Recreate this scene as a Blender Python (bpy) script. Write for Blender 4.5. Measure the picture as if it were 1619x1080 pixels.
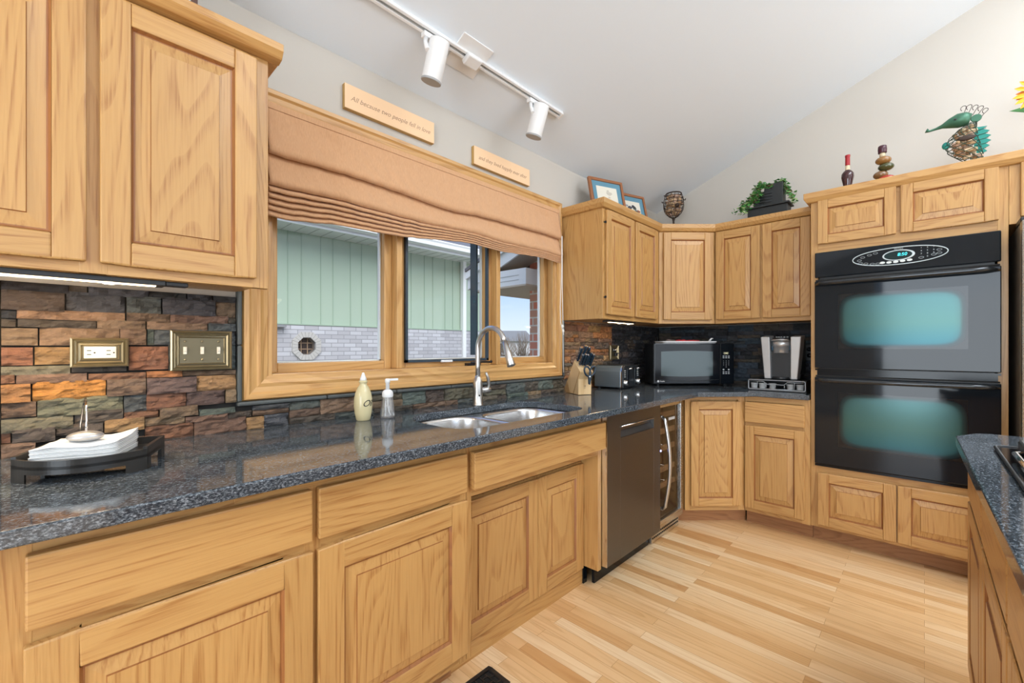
import bpy, bmesh, math, random
from mathutils import Vector, Matrix, noise
from mathutils.geometry import tessellate_polygon
R = math.radians
random.seed(7)
for _o in list(bpy.data.objects): bpy.data.objects.remove(_o)
sc = bpy.context.scene
COL = sc.collection

# ------------------------------------------------------------------ camera
cd = bpy.data.cameras.new('camera'); cam = bpy.data.objects.new('camera', cd); COL.objects.link(cam)
cam.location = (0, 0, 1.2); cam.rotation_euler = (R(90), 0, R(43.71 - 90))
cd.sensor_width = 36.0; cd.sensor_fit = 'HORIZONTAL'; cd.lens = 682.0 / 1619.0 * 36.0
cd.shift_y = (549.0 - 540.0) / 1619.0
cd.clip_start = 0.02; cd.clip_end = 400
sc.camera = cam
# ------------------------------------------------------------------ colour management
sc.view_settings.view_transform = 'Standard'; sc.view_settings.look = 'None'
sc.view_settings.gamma = 1.0; sc.view_settings.use_curve_mapping = False
sc.view_settings.exposure = 0.0
# ------------------------------------------------------------------ world: pale winter sky with thin cloud
w = bpy.data.worlds.new('sky'); sc.world = w; w.use_nodes = True
nt = w.node_tree; nt.nodes.clear()
wo = nt.nodes.new('ShaderNodeOutputWorld'); bg = nt.nodes.new('ShaderNodeBackground')
tc = nt.nodes.new('ShaderNodeTexCoord'); sx = nt.nodes.new('ShaderNodeSeparateXYZ')
rp = nt.nodes.new('ShaderNodeValToRGB')
rp.color_ramp.elements[0].position = 0.0; rp.color_ramp.elements[0].color = (0.70, 0.76, 0.86, 1)
rp.color_ramp.elements[1].position = 0.42; rp.color_ramp.elements[1].color = (0.10, 0.25, 0.68, 1)
_e = rp.color_ramp.elements.new(0.14); _e.color = (0.36, 0.52, 0.80, 1)
mp = nt.nodes.new('ShaderNodeMapping'); mp.inputs['Scale'].default_value = (1, 1, 6)
cn = nt.nodes.new('ShaderNodeTexNoise'); cn.inputs['Scale'].default_value = 2.2; cn.inputs['Detail'].default_value = 6
cr = nt.nodes.new('ShaderNodeValToRGB'); cr.color_ramp.elements[0].position = 0.42; cr.color_ramp.elements[1].position = 0.66
mx = nt.nodes.new('ShaderNodeMixRGB'); mx.inputs[2].default_value = (0.72, 0.76, 0.82, 1)
lk = nt.links.new
lk(tc.outputs['Generated'], sx.inputs[0]); lk(sx.outputs['Z'], rp.inputs[0])
lk(tc.outputs['Generated'], mp.inputs[0]); lk(mp.outputs[0], cn.inputs['Vector']); lk(cn.outputs['Fac'], cr.inputs[0])
lk(cr.outputs[0], mx.inputs[0]); lk(rp.outputs[0], mx.inputs[1]); lk(mx.outputs[0], bg.inputs[0]); lk(bg.outputs[0], wo.inputs[0])
bg.inputs[1].default_value = 1.45
# ------------------------------------------------------------------ lights
def area(name, loc, rot, sx_, sy_, power, col=(1, 1, 1), spread=180):
    l = bpy.data.lights.new(name, 'AREA'); l.shape = 'RECTANGLE'; l.size = sx_; l.size_y = sy_
    l.energy = power; l.color = col; l.spread = R(spread)
    o = bpy.data.objects.new(name, l); COL.objects.link(o); o.location = loc; o.rotation_euler = tuple(R(a) for a in rot)
    return o
# added fill lights: two at assumed openings behind the camera, one below the ridge
area('rear_fill', (-3.12, -0.7, 1.25), (0, -90, 0), 2.2, 2.4, 118, (0.84, 0.93, 1.0))
area('side_fill', (0.6, -4.12, 1.45), (90, 0, 0), 3.0, 1.9, 36, (0.85, 0.93, 1.0))
area('overhead_fill', (2.0, -1.2, 3.45), (0, 0, 0), 2.4, 1.3, 88, (0.88, 0.94, 1.0))
# two added upward fill lights out of view, brightening the vault
area('ceiling_fill', (-1.7, -2.6, 1.85), (180, 0, 0), 0.6, 0.6, 42, (0.86, 0.94, 1.0))
area('ceiling_fill', (2.3, -2.2, 1.85), (180, 0, 0), 0.6, 0.6, 54, (0.86, 0.94, 1.0))
sun = bpy.data.lights.new('sun', 'SUN'); sun.energy = 4.2; sun.angle = R(60); sun.color = (1, 0.97, 0.92)
so = bpy.data.objects.new('sun', sun); COL.objects.link(so); so.rotation_euler = (R(48), 0, R(-20))

# ------------------------------------------------------------------ mesh helpers
class MB:
    def __init__(s): s.v = []; s.f = []; s.m = []; s.sm = []
    def add(s, vs, fs, m=0, smooth=False):
        b = len(s.v); s.v += [tuple(v) for v in vs]
        for f in fs: s.f.append(tuple(b + i for i in f)); s.m.append(m); s.sm.append(smooth)
        return s
    def box(s, x0, x1, y0, y1, z0, z1, m=0):
        x0, x1 = sorted((x0, x1)); y0, y1 = sorted((y0, y1)); z0, z1 = sorted((z0, z1))
        return s.add([(x0,y0,z0),(x1,y0,z0),(x1,y1,z0),(x0,y1,z0),(x0,y0,z1),(x1,y0,z1),(x1,y1,z1),(x0,y1,z1)],
              [(0,3,2,1),(4,5,6,7),(0,1,5,4),(1,2,6,5),(2,3,7,6),(3,0,4,7)], m)
    def prism(s, pts, a0, a1, axis='z', m=0, smooth=False):
        n = len(pts)
        def P(p, a):
            if axis == 'z': return (p[0], p[1], a)
            if axis == 'y': return (p[0], a, p[1])
            return (a, p[0], p[1])
        vs = [P(p, a0) for p in pts] + [P(p, a1) for p in pts]
        s.add(vs, [tuple(range(n))[::-1], tuple(range(n, 2 * n))], m)
        return s.add(vs, [(i, (i + 1) % n, n + (i + 1) % n, n + i) for i in range(n)], m, smooth)
    def ring(s, ra, ya, rb, yb, m=0):       # nested rectangles (x0,x1,z0,z1) at depths ya, yb
        A = [(ra[0],ya,ra[2]),(ra[1],ya,ra[2]),(ra[1],ya,ra[3]),(ra[0],ya,ra[3])]
        B = [(rb[0],yb,rb[2]),(rb[1],yb,rb[2]),(rb[1],yb,rb[3]),(rb[0],yb,rb[3])]
        return s.add(A + B, [(i, (i+1)%4, 4+(i+1)%4, 4+i) for i in range(4)], m)
    def lathe(s, prof, c=(0,0,0), seg=32, m=0, axis='z', sx=1, sy=1, smooth=True):
        vs = []; n = len(prof)
        for k in range(seg):
            a = 2*math.pi*k/seg
            for r, z in prof:
                p = (r*math.cos(a)*sx, r*math.sin(a)*sy, z)
                if axis == 'y': p = (p[0], p[2], p[1])
                if axis == 'x': p = (p[2], p[0], p[1])
                vs.append((c[0]+p[0], c[1]+p[1], c[2]+p[2]))
        fs = []
        for k in range(seg):
            k2 = (k+1) % seg
            for i in range(n-1): fs.append((k*n+i, k2*n+i, k2*n+i+1, k*n+i+1))
        s.add(vs, fs, m, smooth)
        for i, rr in ((0, prof[0][0]), (n-1, prof[-1][0])):
            if rr > 1e-6: s.add([vs[k*n+i] for k in range(seg)], [tuple(range(seg))], m)
        return s
    def tube(s, path, r, seg=10, m=0, caps=True, closed=False):
        P = [Vector(p) for p in path]; n = len(P)
        rad = r if isinstance(r, (list, tuple)) else [r]*n
        up = None; vs = []
        for i in range(n):
            if closed: t = (P[(i+1)%n]-P[i-1])
            else: t = P[min(i+1,n-1)]-P[max(i-1,0)]
            t.normalize()
            if up is None: up = Vector((0,0,1)) if abs(t.z) < .9 else Vector((1,0,0))
            a = t.cross(up)
            if a.length < 1e-4: a = t.cross(Vector((0,1,0)))
            a.normalize(); b = t.cross(a).normalized(); up = -b if (-b).dot(up) > 0 else b
            for k in range(seg):
                th = 2*math.pi*k/seg; vs.append(P[i]+(a*math.cos(th)+b*math.sin(th))*rad[i])
        fs = []
        for i in range(n if closed else n-1):
            j = (i+1) % n
            for k in range(seg): fs.append((i*seg+k, i*seg+(k+1)%seg, j*seg+(k+1)%seg, j*seg+k))
        s.add(vs, fs, m, True)
        if caps and not closed: s.add(vs[:seg], [tuple(range(seg))], m); s.add(vs[-seg:], [tuple(range(seg))], m)
        return s
    def ball(s, c, rx, ry=None, rz=None, seg=16, m=0):
        ry = rx if ry is None else ry; rz = rx if rz is None else rz
        pr = [(math.sin(math.pi*i/10), -math.cos(math.pi*i/10)) for i in range(11)]
        vs = []
        for k in range(seg):
            a = 2*math.pi*k/seg
            for r, z in pr: vs.append((c[0]+r*math.cos(a)*rx, c[1]+r*math.sin(a)*ry, c[2]+z*rz))
        fs = [(k*11+i, ((k+1)%seg)*11+i, ((k+1)%seg)*11+i+1, k*11+i+1) for k in range(seg) for i in range(10)]
        return s.add(vs, fs, m, True)
    def xf(s, M, start=0):
        for i in range(start, len(s.v)): s.v[i] = tuple(M @ Vector(s.v[i]))
        return s
    def build(s, name, mats, parent=None, bevel=0, bseg=2, loc=None, rz=None, solid=0, sub=0):
        me = bpy.data.meshes.new(name)
        bm = bmesh.new(); vv = [bm.verts.new(v) for v in s.v]
        for f, m, sm in zip(s.f, s.m, s.sm):
            try: fc = bm.faces.new([vv[i] for i in f])
            except ValueError: continue
            fc.material_index = m; fc.smooth = sm
        bmesh.ops.remove_doubles(bm, verts=bm.verts, dist=1e-5)
        if not solid: bmesh.ops.recalc_face_normals(bm, faces=bm.faces)
        bm.to_mesh(me); bm.free()
        if not isinstance(mats, (list, tuple)): mats = [mats]
        for mt in mats: me.materials.append(mt)
        o = bpy.data.objects.new(name, me); COL.objects.link(o)
        if parent: o.parent = parent
        if loc: o.location = loc
        if rz is not None: o.rotation_euler.z = rz
        if solid:
            q = o.modifiers.new('solid', 'SOLIDIFY'); q.thickness = solid; q.offset = 0
        if bevel:
            q = o.modifiers.new('bevel', 'BEVEL'); q.width = bevel; q.segments = bseg; q.limit_method = 'ANGLE'; q.angle_limit = R(40)
            q.harden_normals = False
        if sub:
            q = o.modifiers.new('sub', 'SUBSURF'); q.levels = sub; q.render_levels = sub
        return o
def tag(o, label, cat, group=None, kind=None):
    if label: o['label'] = label
    if cat: o['category'] = cat
    if group: o['group'] = group
    if kind: o['kind'] = kind
    return o
def thing(name, loc, rz=0, label=None, cat=None, group=None):
    o = bpy.data.objects.new(name, None); COL.objects.link(o); o.location = loc; o.rotation_euler.z = rz
    o.empty_display_size = .05
    return tag(o, label, cat, group)
def copy_tree(o, parent=None):
    c = o.copy(); COL.objects.link(c)
    if parent: c.parent = parent
    for ch in list(o.children): copy_tree(ch, c)
    return c
def struct(o): o['kind'] = 'structure'; return o
def text(name, s, size, mat, parent, M, ext=0.0006, shear=0, align='CENTER', space=1.0, bold=0.0):
    cu = bpy.data.curves.new(name, 'FONT'); cu.body = s; cu.size = size; cu.extrude = ext; cu.shear = shear
    cu.align_x = align; cu.align_y = 'CENTER'; cu.space_character = space; cu.offset = bold
    t = bpy.data.objects.new(name, cu); COL.objects.link(t)
    dg = bpy.context.evaluated_depsgraph_get(); dg.update()
    me = bpy.data.meshes.new_from_object(t.evaluated_get(dg)); bpy.data.objects.remove(t)
    me.transform(M); me.materials.clear(); me.materials.append(mat)
    o = bpy.data.objects.new(name, me); COL.objects.link(o)
    if parent: o.parent = parent
    return o
FRONT = Matrix.Rotation(R(90), 4, 'X')      # text standing up, reading from -y
def at(x, y, z, M=FRONT): return Matrix.Translation((x, y, z)) @ M

# ------------------------------------------------------------------ materials
def mat(name, col=(.8,.8,.8), rough=.5, metal=0, **k):
    m = bpy.data.materials.new(name); m.use_nodes = True
    b = m.node_tree.nodes['Principled BSDF']
    b.inputs['Base Color'].default_value = (*col, 1); b.inputs['Roughness'].default_value = rough; b.inputs['Metallic'].default_value = metal
    for kk, v in k.items(): b.inputs[kk.replace('_', ' ')].default_value = v
    return m
def nodes(m): return m.node_tree, m.node_tree.nodes['Principled BSDF'], m.node_tree.links.new
def N(nt, t, **k):
    n = nt.nodes.new(t)
    for a, v in k.items():
        if a in n.inputs: n.inputs[a].default_value = v
        else: setattr(n, a, v)
    return n
def objcoord(nt, rnd=23.0):
    tc = N(nt, 'ShaderNodeTexCoord')
    if not rnd: return tc.outputs['Object']
    oi = N(nt, 'ShaderNodeObjectInfo'); mu = N(nt, 'ShaderNodeMath', operation='MULTIPLY'); mu.inputs[1].default_value = rnd
    ad = N(nt, 'ShaderNodeVectorMath', operation='ADD'); l = nt.links.new
    l(oi.outputs['Random'], mu.inputs[0]); l(tc.outputs['Object'], ad.inputs[0]); l(mu.outputs[0], ad.inputs[1])
    return ad.outputs[0]
def ramp(nt, pts):
    r = N(nt, 'ShaderNodeValToRGB'); e = r.color_ramp.elements
    while len(e) < len(pts): e.new(.5)
    for i, (p, c) in enumerate(pts):
        e[i].position = p; e[i].color = (*c, 1) if isinstance(c, tuple) else (c, c, c, 1)
    return r
def oak(name, axis, light=(.545,.308,.106), dark=(.385,.180,.052), rough=.40, ringn=30.0, rs=4.6, coat=.16):
    m = mat(name, light, rough); nt, b, l = nodes(m)
    co = objcoord(nt)
    sc_ = [1, 1, 1]; sc_['xyz'.index(axis)] = .11
    mp = N(nt, 'ShaderNodeMapping'); mp.inputs['Scale'].default_value = sc_; l(co, mp.inputs[0])
    n1 = N(nt, 'ShaderNodeTexNoise', Scale=rs, Detail=1.5, Distortion=.25); l(mp.outputs[0], n1.inputs['Vector'])
    mu = N(nt, 'ShaderNodeMath', operation='MULTIPLY'); mu.inputs[1].default_value = ringn; l(n1.outputs['Fac'], mu.inputs[0])
    fr = N(nt, 'ShaderNodeMath', operation='FRACT'); l(mu.outputs[0], fr.inputs[0])
    rr = ramp(nt, [(0, 0.0), (.50, .12), (.84, .95), (.96, .55), (1.0, .0)]); l(fr.outputs[0], rr.inputs[0])
    sp = [220, 220, 220]; sp['xyz'.index(axis)] = 7
    m2 = N(nt, 'ShaderNodeMapping'); m2.inputs['Scale'].default_value = sp; l(co, m2.inputs[0])
    n2 = N(nt, 'ShaderNodeTexNoise', Scale=1.0, Detail=2.0); l(m2.outputs[0], n2.inputs['Vector'])
    r2 = ramp(nt, [(.44, 0.0), (.66, 1.0)]); l(n2.outputs['Fac'], r2.inputs[0])
    n3 = N(nt, 'ShaderNodeTexNoise', Scale=1.3, Detail=2.0); l(mp.outputs[0], n3.inputs['Vector'])
    ml = N(nt, 'ShaderNodeMath', operation='MULTIPLY'); l(rr.outputs[0], ml.inputs[0]); 
    ma = N(nt, 'ShaderNodeMath', operation='MULTIPLY_ADD'); l(r2.outputs[0], ma.inputs[0]); ma.inputs[1].default_value = .75; ma.inputs[2].default_value = .32
    l(ma.outputs[0], ml.inputs[1])
    ad = N(nt, 'ShaderNodeMath', operation='MULTIPLY_ADD'); l(r2.outputs[0], ad.inputs[0]); ad.inputs[1].default_value = .17; l(ml.outputs[0], ad.inputs[2])
    mx = N(nt, 'ShaderNodeMixRGB'); mx.inputs[1].default_value = (*light, 1); mx.inputs[2].default_value = (*dark, 1); l(ad.outputs[0], mx.inputs[0])
    hs = N(nt, 'ShaderNodeHueSaturation'); l(mx.outputs[0], hs.inputs['Color'])
    mv = N(nt, 'ShaderNodeMapRange'); mv.inputs['To Min'].default_value = .86; mv.inputs['To Max'].default_value = 1.14; l(n3.outputs['Fac'], mv.inputs['Value']); l(mv.outputs[0], hs.inputs['Value'])
    l(hs.outputs[0], b.inputs['Base Color'])
    bp = N(nt, 'ShaderNodeBump', Strength=.18, Distance=.001); l(r2.outputs[0], bp.inputs['Height']); bp.invert = True; l(bp.outputs[0], b.inputs['Normal'])
    b.inputs['Coat Weight'].default_value = coat; b.inputs['Coat Roughness'].default_value = .18
    return m
OAKV = oak('oak_vertical_grain', 'z'); OAKH = oak('oak_horizontal_grain', 'x'); OAKY = oak('oak_depth_grain', 'y')
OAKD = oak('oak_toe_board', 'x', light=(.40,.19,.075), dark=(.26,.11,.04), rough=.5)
TRIMV = oak('oak_trim_vertical', 'z', light=(.62,.355,.13), dark=(.44,.215,.062), rough=.3, ringn=20)
TRIMH = oak('oak_trim_horizontal', 'x', light=(.62,.355,.13), dark=(.44,.215,.062), rough=.3, ringn=20)
BEAD = oak('oak_stained_bead', 'z', light=(.34,.135,.040), dark=(.24,.09,.03), rough=.4)
OAKIN = oak('oak_panel_interior', 'z', light=(.72,.50,.28), dark=(.60,.38,.18))
WALL = mat('cream_wall_paint', (.56,.525,.475), .85); CEIL = mat('ceiling_paint', (.76,.82,.885), .9)
for _m, _s in ((WALL, 180), (CEIL, 140)):
    _nt, _b, _l = nodes(_m); _n = N(_nt, 'ShaderNodeTexNoise', Scale=_s, Detail=3.0); _l(N(_nt, 'ShaderNodeTexCoord').outputs['Object'], _n.inputs['Vector'])
    _bp = N(_nt, 'ShaderNodeBump', Strength=.06, Distance=.002); _l(_n.outputs['Fac'], _bp.inputs['Height']); _l(_bp.outputs[0], _b.inputs['Normal'])
WHITE = mat('white_enamel', (.80,.80,.80), .35); WHITEV = mat('white_vinyl', (.82,.83,.84), .4)
BLACK = mat('black_gloss', (.006,.008,.011), .10, Specular_IOR_Level=.28); BLACKM = mat('black_plastic', (.015,.017,.02), .38)
GROOVE = mat('dark_gap', (.01,.009,.008), .8)
CHROME = mat('chrome', (.80,.80,.80), .12, 1); PEWTER = mat('pewter', (.45,.45,.43), .3, 1)
def brushed(name, col, rough, axis='x', st=.05):
    m = mat(name, col, rough, 1); nt, b, l = nodes(m); s_ = [400,400,400]; s_['xyz'.index(axis)] = 4
    mp = N(nt, 'ShaderNodeMapping'); mp.inputs['Scale'].default_value = s_; l(objcoord(nt, 0), mp.inputs[0])
    n = N(nt, 'ShaderNodeTexNoise', Scale=1.0, Detail=2.0); l(mp.outputs[0], n.inputs['Vector'])
    bp = N(nt, 'ShaderNodeBump', Strength=st, Distance=.001); l(n.outputs['Fac'], bp.inputs['Height']); l(bp.outputs[0], b.inputs['Normal'])
    mr = N(nt, 'ShaderNodeMapRange'); mr.inputs['To Min'].default_value = rough*.8; mr.inputs['To Max'].default_value = rough*1.25; l(n.outputs['Fac'], mr.inputs['Value']); l(mr.outputs[0], b.inputs['Roughness'])
    return m
STEEL = brushed('brushed_steel', (.62,.62,.61), .27); STEELD = brushed('dark_brushed_steel', (.17,.165,.165), .36, 'x')
NICKEL = mat('brushed_nickel', (.60,.60,.59), .28, 1)
SINKM = brushed('sink_steel', (.66,.66,.66), .24, 'x')
# granite
def granite(name, base=(.020,.026,.034), hi=(.36,.40,.44), sc_=290):
    m = mat(name, base, .07); nt, b, l = nodes(m); co = objcoord(nt, 0)
    mp = N(nt, 'ShaderNodeMapping'); mp.inputs['Scale'].default_value = (.55, 1, 1); mp.inputs['Rotation'].default_value = (0, 0, R(18)); l(co, mp.inputs[0])
    n1 = N(nt, 'ShaderNodeTexNoise', Scale=sc_, Detail=3.0, Roughness=.7); l(mp.outputs[0], n1.inputs['Vector'])
    r1 = ramp(nt, [(.40, base), (.50, (.055,.068,.082)), (.60, (.14,.165,.19)), (.72, hi)]); l(n1.outputs['Fac'], r1.inputs[0])
    n2 = N(nt, 'ShaderNodeTexVoronoi', Scale=sc_*1.5); l(mp.outputs[0], n2.inputs['Vector'])
    r2 = ramp(nt, [(0, 0.15), (.25, 1.0)]); l(n2.outputs['Distance'], r2.inputs[0])
    mx = N(nt, 'ShaderNodeMixRGB', blend_type='MULTIPLY'); mx.inputs[0].default_value = .75; l(r1.outputs[0], mx.inputs[1]); l(r2.outputs[0], mx.inputs[2])
    l(mx.outputs[0], b.inputs['Base Color']); b.inputs['Specular IOR Level'].default_value = .62
    return m
GRAN = granite('dark_blue_granite')
# hardwood floor, strips along world Y
FLOORM = mat('light_oak_strip_floor', (.8,.5,.25), .32); _nt, _b, _l = nodes(FLOORM)
_co = N(_nt, 'ShaderNodeTexCoord').outputs['Object']
_mp = N(_nt, 'ShaderNodeMapping'); _mp.inputs['Rotation'].default_value = (0, 0, R(90)); _l(_co, _mp.inputs[0])
_br = N(_nt, 'ShaderNodeTexBrick', Scale=1.0); _l(_mp.outputs[0], _br.inputs['Vector'])
_br.offset = .37; _br.inputs['Brick Width'].default_value = .85; _br.inputs['Row Height'].default_value = .057; _br.inputs['Mortar Size'].default_value = .0007; _br.inputs['Mortar Smooth'].default_value = .3
_br.inputs['Color1'].default_value = (0, 0, 0, 1); _br.inputs['Color2'].default_value = (1, 1, 1, 1); _br.inputs['Mortar'].default_value = (.5, .5, .5, 1); _br.inputs['Bias'].default_value = 0
_bc = ramp(_nt, [(0, (.62,.33,.13)), (.25, (.76,.47,.22)), (.7, (.84,.57,.31)), (1, (.88,.66,.41))]); _l(_br.outputs['Color'], _bc.inputs[0])
_m2 = N(_nt, 'ShaderNodeMapping'); _m2.inputs['Scale'].default_value = (1, .07, 1); _l(_co, _m2.inputs[0])
_ad = N(_nt, 'ShaderNodeVectorMath', operation='MULTIPLY_ADD'); _l(_br.outputs['Color'], _ad.inputs[0]); _ad.inputs[1].default_value = (7, 3, 5); _l(_m2.outputs[0], _ad.inputs[2])
_n1 = N(_nt, 'ShaderNodeTexNoise', Scale=9.0, Detail=2.0, Distortion=.3); _l(_ad.outputs[0], _n1.inputs['Vector'])
_mu = N(_nt, 'ShaderNodeMath', operation='MULTIPLY'); _mu.inputs[1].default_value = 12; _l(_n1.outputs['Fac'], _mu.inputs[0])
_fr = N(_nt, 'ShaderNodeMath', operation='FRACT'); _l(_mu.outputs[0], _fr.inputs[0])
_r1 = ramp(_nt, [(0, 0.0), (.6, .2), (.9, .8), (1, 0.05)]); _l(_fr.outputs[0], _r1.inputs[0])
_mx = N(_nt, 'ShaderNodeMixRGB', blend_type='MULTIPLY'); _l(_bc.outputs[0], _mx.inputs[1]); _mx.inputs[2].default_value = (.74,.60,.45,1)
_mm = N(_nt, 'ShaderNodeMath', operation='MULTIPLY'); _mm.inputs[1].default_value = .60; _l(_r1.outputs[0], _mm.inputs[0]); _l(_mm.outputs[0], _mx.inputs[0])
_mg = N(_nt, 'ShaderNodeMixRGB', blend_type='MULTIPLY'); _l(_br.outputs['Fac'], _mg.inputs[0]); _l(_mx.outputs[0], _mg.inputs[1]); _mg.inputs[2].default_value = (.55,.42,.30,1)
_l(_mg.outputs[0], _b.inputs['Base Color']); _b.inputs['Coat Weight'].default_value = .15; _b.inputs['Coat Roughness'].default_value = .2
# split slate
SLATE = mat('split_slate_stone', (.2,.15,.1), .55); _nt, _b, _l = nodes(SLATE)
_at = N(_nt, 'ShaderNodeAttribute', attribute_name='stone'); _co = N(_nt, 'ShaderNodeTexCoord').outputs['Object']
_am = N(_nt, 'ShaderNodeVectorMath', operation='MULTIPLY_ADD'); _l(_at.outputs['Color'], _am.inputs[0]); _am.inputs[1].default_value = (31, 47, 71); _l(_co, _am.inputs[2])
_mp = N(_nt, 'ShaderNodeMapping'); _mp.inputs['Scale'].default_value = (1, 1, 1.9); _l(_am.outputs[0], _mp.inputs[0])
_n1 = N(_nt, 'ShaderNodeTexNoise', Scale=16.0, Detail=5.0, Roughness=.62, Distortion=.8); _l(_mp.outputs[0], _n1.inputs['Vector'])
_r1 = ramp(_nt, [(.52, 0.0), (.70, 1.0)]); _l(_n1.outputs['Fac'], _r1.inputs[0])
_mx = N(_nt, 'ShaderNodeMixRGB', blend_type='MULTIPLY'); _l(_r1.outputs[0], _mx.inputs[0]); _l(_at.outputs['Color'], _mx.inputs[1]); _mx.inputs[2].default_value = (.42,.40,.42,1)
_n2 = N(_nt, 'ShaderNodeTexNoise', Scale=46.0, Detail=6.0, Roughness=.7, Distortion=1.2); _l(_mp.outputs[0], _n2.inputs['Vector'])
_mv = N(_nt, 'ShaderNodeMapRange'); _mv.inputs['To Min'].default_value = .55; _mv.inputs['To Max'].default_value = 1.5; _l(_n2.outputs['Fac'], _mv.inputs['Value'])
_hs = N(_nt, 'ShaderNodeHueSaturation'); _l(_mx.outputs[0], _hs.inputs['Color']); _l(_mv.outputs[0], _hs.inputs['Value'])
_l(_hs.outputs[0], _b.inputs['Base Color'])
_n3 = N(_nt, 'ShaderNodeTexNoise', Scale=22.0, Detail=8.0, Roughness=.72, Distortion=1.5); _l(_mp.outputs[0], _n3.inputs['Vector'])
_bp = N(_nt, 'ShaderNodeBump', Strength=.8, Distance=.012); _l(_n3.outputs['Fac'], _bp.inputs['Height']); _l(_bp.outputs[0], _b.inputs['Normal'])
_mr = N(_nt, 'ShaderNodeMapRange'); _mr.inputs['To Min'].default_value = .3; _mr.inputs['To Max'].default_value = .75; _l(_n2.outputs['Fac'], _mr.inputs['Value']); _l(_mr.outputs[0], _b.inputs['Roughness'])
PENCIL = mat('slate_pencil_trim', (.075,.085,.085), .5)
GLASS = bpy.data.materials.new('window_glass'); GLASS.use_nodes = True; _nt = GLASS.node_tree; _nt.nodes.clear(); _l = _nt.links.new
_o = N(_nt, 'ShaderNodeOutputMaterial'); _mi = N(_nt, 'ShaderNodeMixShader'); _tr = N(_nt, 'ShaderNodeBsdfTransparent'); _gl = N(_nt, 'ShaderNodeBsdfGlossy', Roughness=.0)
_fn = N(_nt, 'ShaderNodeFresnel', IOR=1.40); _gm = N(_nt, 'ShaderNodeNewGeometry'); _fb = N(_nt, 'ShaderNodeMath', operation='SUBTRACT'); _fb.inputs[0].default_value = 1; _l(_gm.outputs['Backfacing'], _fb.inputs[1])
_ff = N(_nt, 'ShaderNodeMath', operation='MULTIPLY'); _l(_fn.outputs[0], _ff.inputs[0]); _l(_fb.outputs[0], _ff.inputs[1]); _l(_ff.outputs[0], _mi.inputs[0]); _l(_tr.outputs[0], _mi.inputs[1]); _l(_gl.outputs[0], _mi.inputs[2]); _l(_mi.outputs[0], _o.inputs[0])
_tr.inputs[0].default_value = (.97,.985,.98,1)
CLEAR = mat('clear_plastic', (.93,.95,.95), .04, Transmission_Weight=1.0, IOR=1.2)
TINT = bpy.data.materials.new('tinted_door_glass'); TINT.use_nodes = True; _nt = TINT.node_tree; _nt.nodes.clear(); _l = _nt.links.new
_o = N(_nt, 'ShaderNodeOutputMaterial'); _mi = N(_nt, 'ShaderNodeMixShader'); _tr = N(_nt, 'ShaderNodeBsdfTransparent'); _gl = N(_nt, 'ShaderNodeBsdfGlossy', Roughness=.02); _tr.inputs[0].default_value = (.72,.69,.66,1)
_fn = N(_nt, 'ShaderNodeFresnel', IOR=1.5); _gm = N(_nt, 'ShaderNodeNewGeometry'); _fb = N(_nt, 'ShaderNodeMath', operation='SUBTRACT'); _fb.inputs[0].default_value = 1; _l(_gm.outputs['Backfacing'], _fb.inputs[1])
_ff = N(_nt, 'ShaderNodeMath', operation='MULTIPLY'); _l(_fn.outputs[0], _ff.inputs[0]); _l(_fb.outputs[0], _ff.inputs[1]); _l(_ff.outputs[0], _mi.inputs[0]); _l(_tr.outputs[0], _mi.inputs[1]); _l(_gl.outputs[0], _mi.inputs[2]); _l(_mi.outputs[0], _o.inputs[0])
FABRIC = mat('apricot_linen', (.72,.385,.205), .85, Sheen_Weight=.25); _nt, _b, _l = nodes(FABRIC)
_mp = N(_nt, 'ShaderNodeMapping'); _mp.inputs['Scale'].default_value = (900, 40, 60); _l(N(_nt, 'ShaderNodeTexCoord').outputs['Object'], _mp.inputs[0])
_n = N(_nt, 'ShaderNodeTexNoise', Scale=1.0, Detail=2.0); _l(_mp.outputs[0], _n.inputs['Vector'])
_r = ramp(_nt, [(.3, (.58,.320,.160)), (.7, (.68,.390,.21))]); _l(_n.outputs['Fac'], _r.inputs[0]); _l(_r.outputs[0], _b.inputs['Base Color'])
def emit(name, col, st):
    m = mat(name, col, .5); b = m.node_tree.nodes['Principled BSDF']; b.inputs['Emission Color'].default_value = (*col, 1); b.inputs['Emission Strength'].default_value = st; return m

# ================================================================== ROOM SHELL
WY = 1.77; BX = 3.77; CZ = 2.42; SL = .41          # window wall, back wall, ceiling height at the window wall, pitch
def cz(y): return CZ + SL * (WY - y)
RY = -1.2
b = MB(); b.box(-3.1, BX + .1, -4.1, WY, -.05, 0); struct(b.build('floor', FLOORM))
OX0, OX1, OZ0, OZ1 = .53, 2.27, 1.085, 2.12         # window opening
b = MB(); T = .13
b.box(-3.1, OX0, WY, WY+T, 0, 2.6); b.box(OX1, BX+.1, WY, WY+T, 0, 2.6); b.box(OX0, OX1, WY, WY+T, 0, OZ0); b.box(OX0, OX1, WY, WY+T, OZ1, 2.6)
struct(b.build('wall_left', WALL))
b = MB(); b.prism([(-4.1, 0), (WY, 0), (WY, cz(WY)+.02), (RY, cz(RY)+.02), (-4.1, 2.5)], BX, BX+.1, 'x'); struct(b.build('wall_back', WALL))
b = MB(); b.prism([(WY+T, cz(WY+T)), (RY, cz(RY)), (-4.1, 2.45), (-4.1, 2.55), (RY, cz(RY)+.1), (WY+T, cz(WY+T)+.1)], -3.1, BX+.1, 'x')
struct(b.build('ceiling', CEIL))
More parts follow.
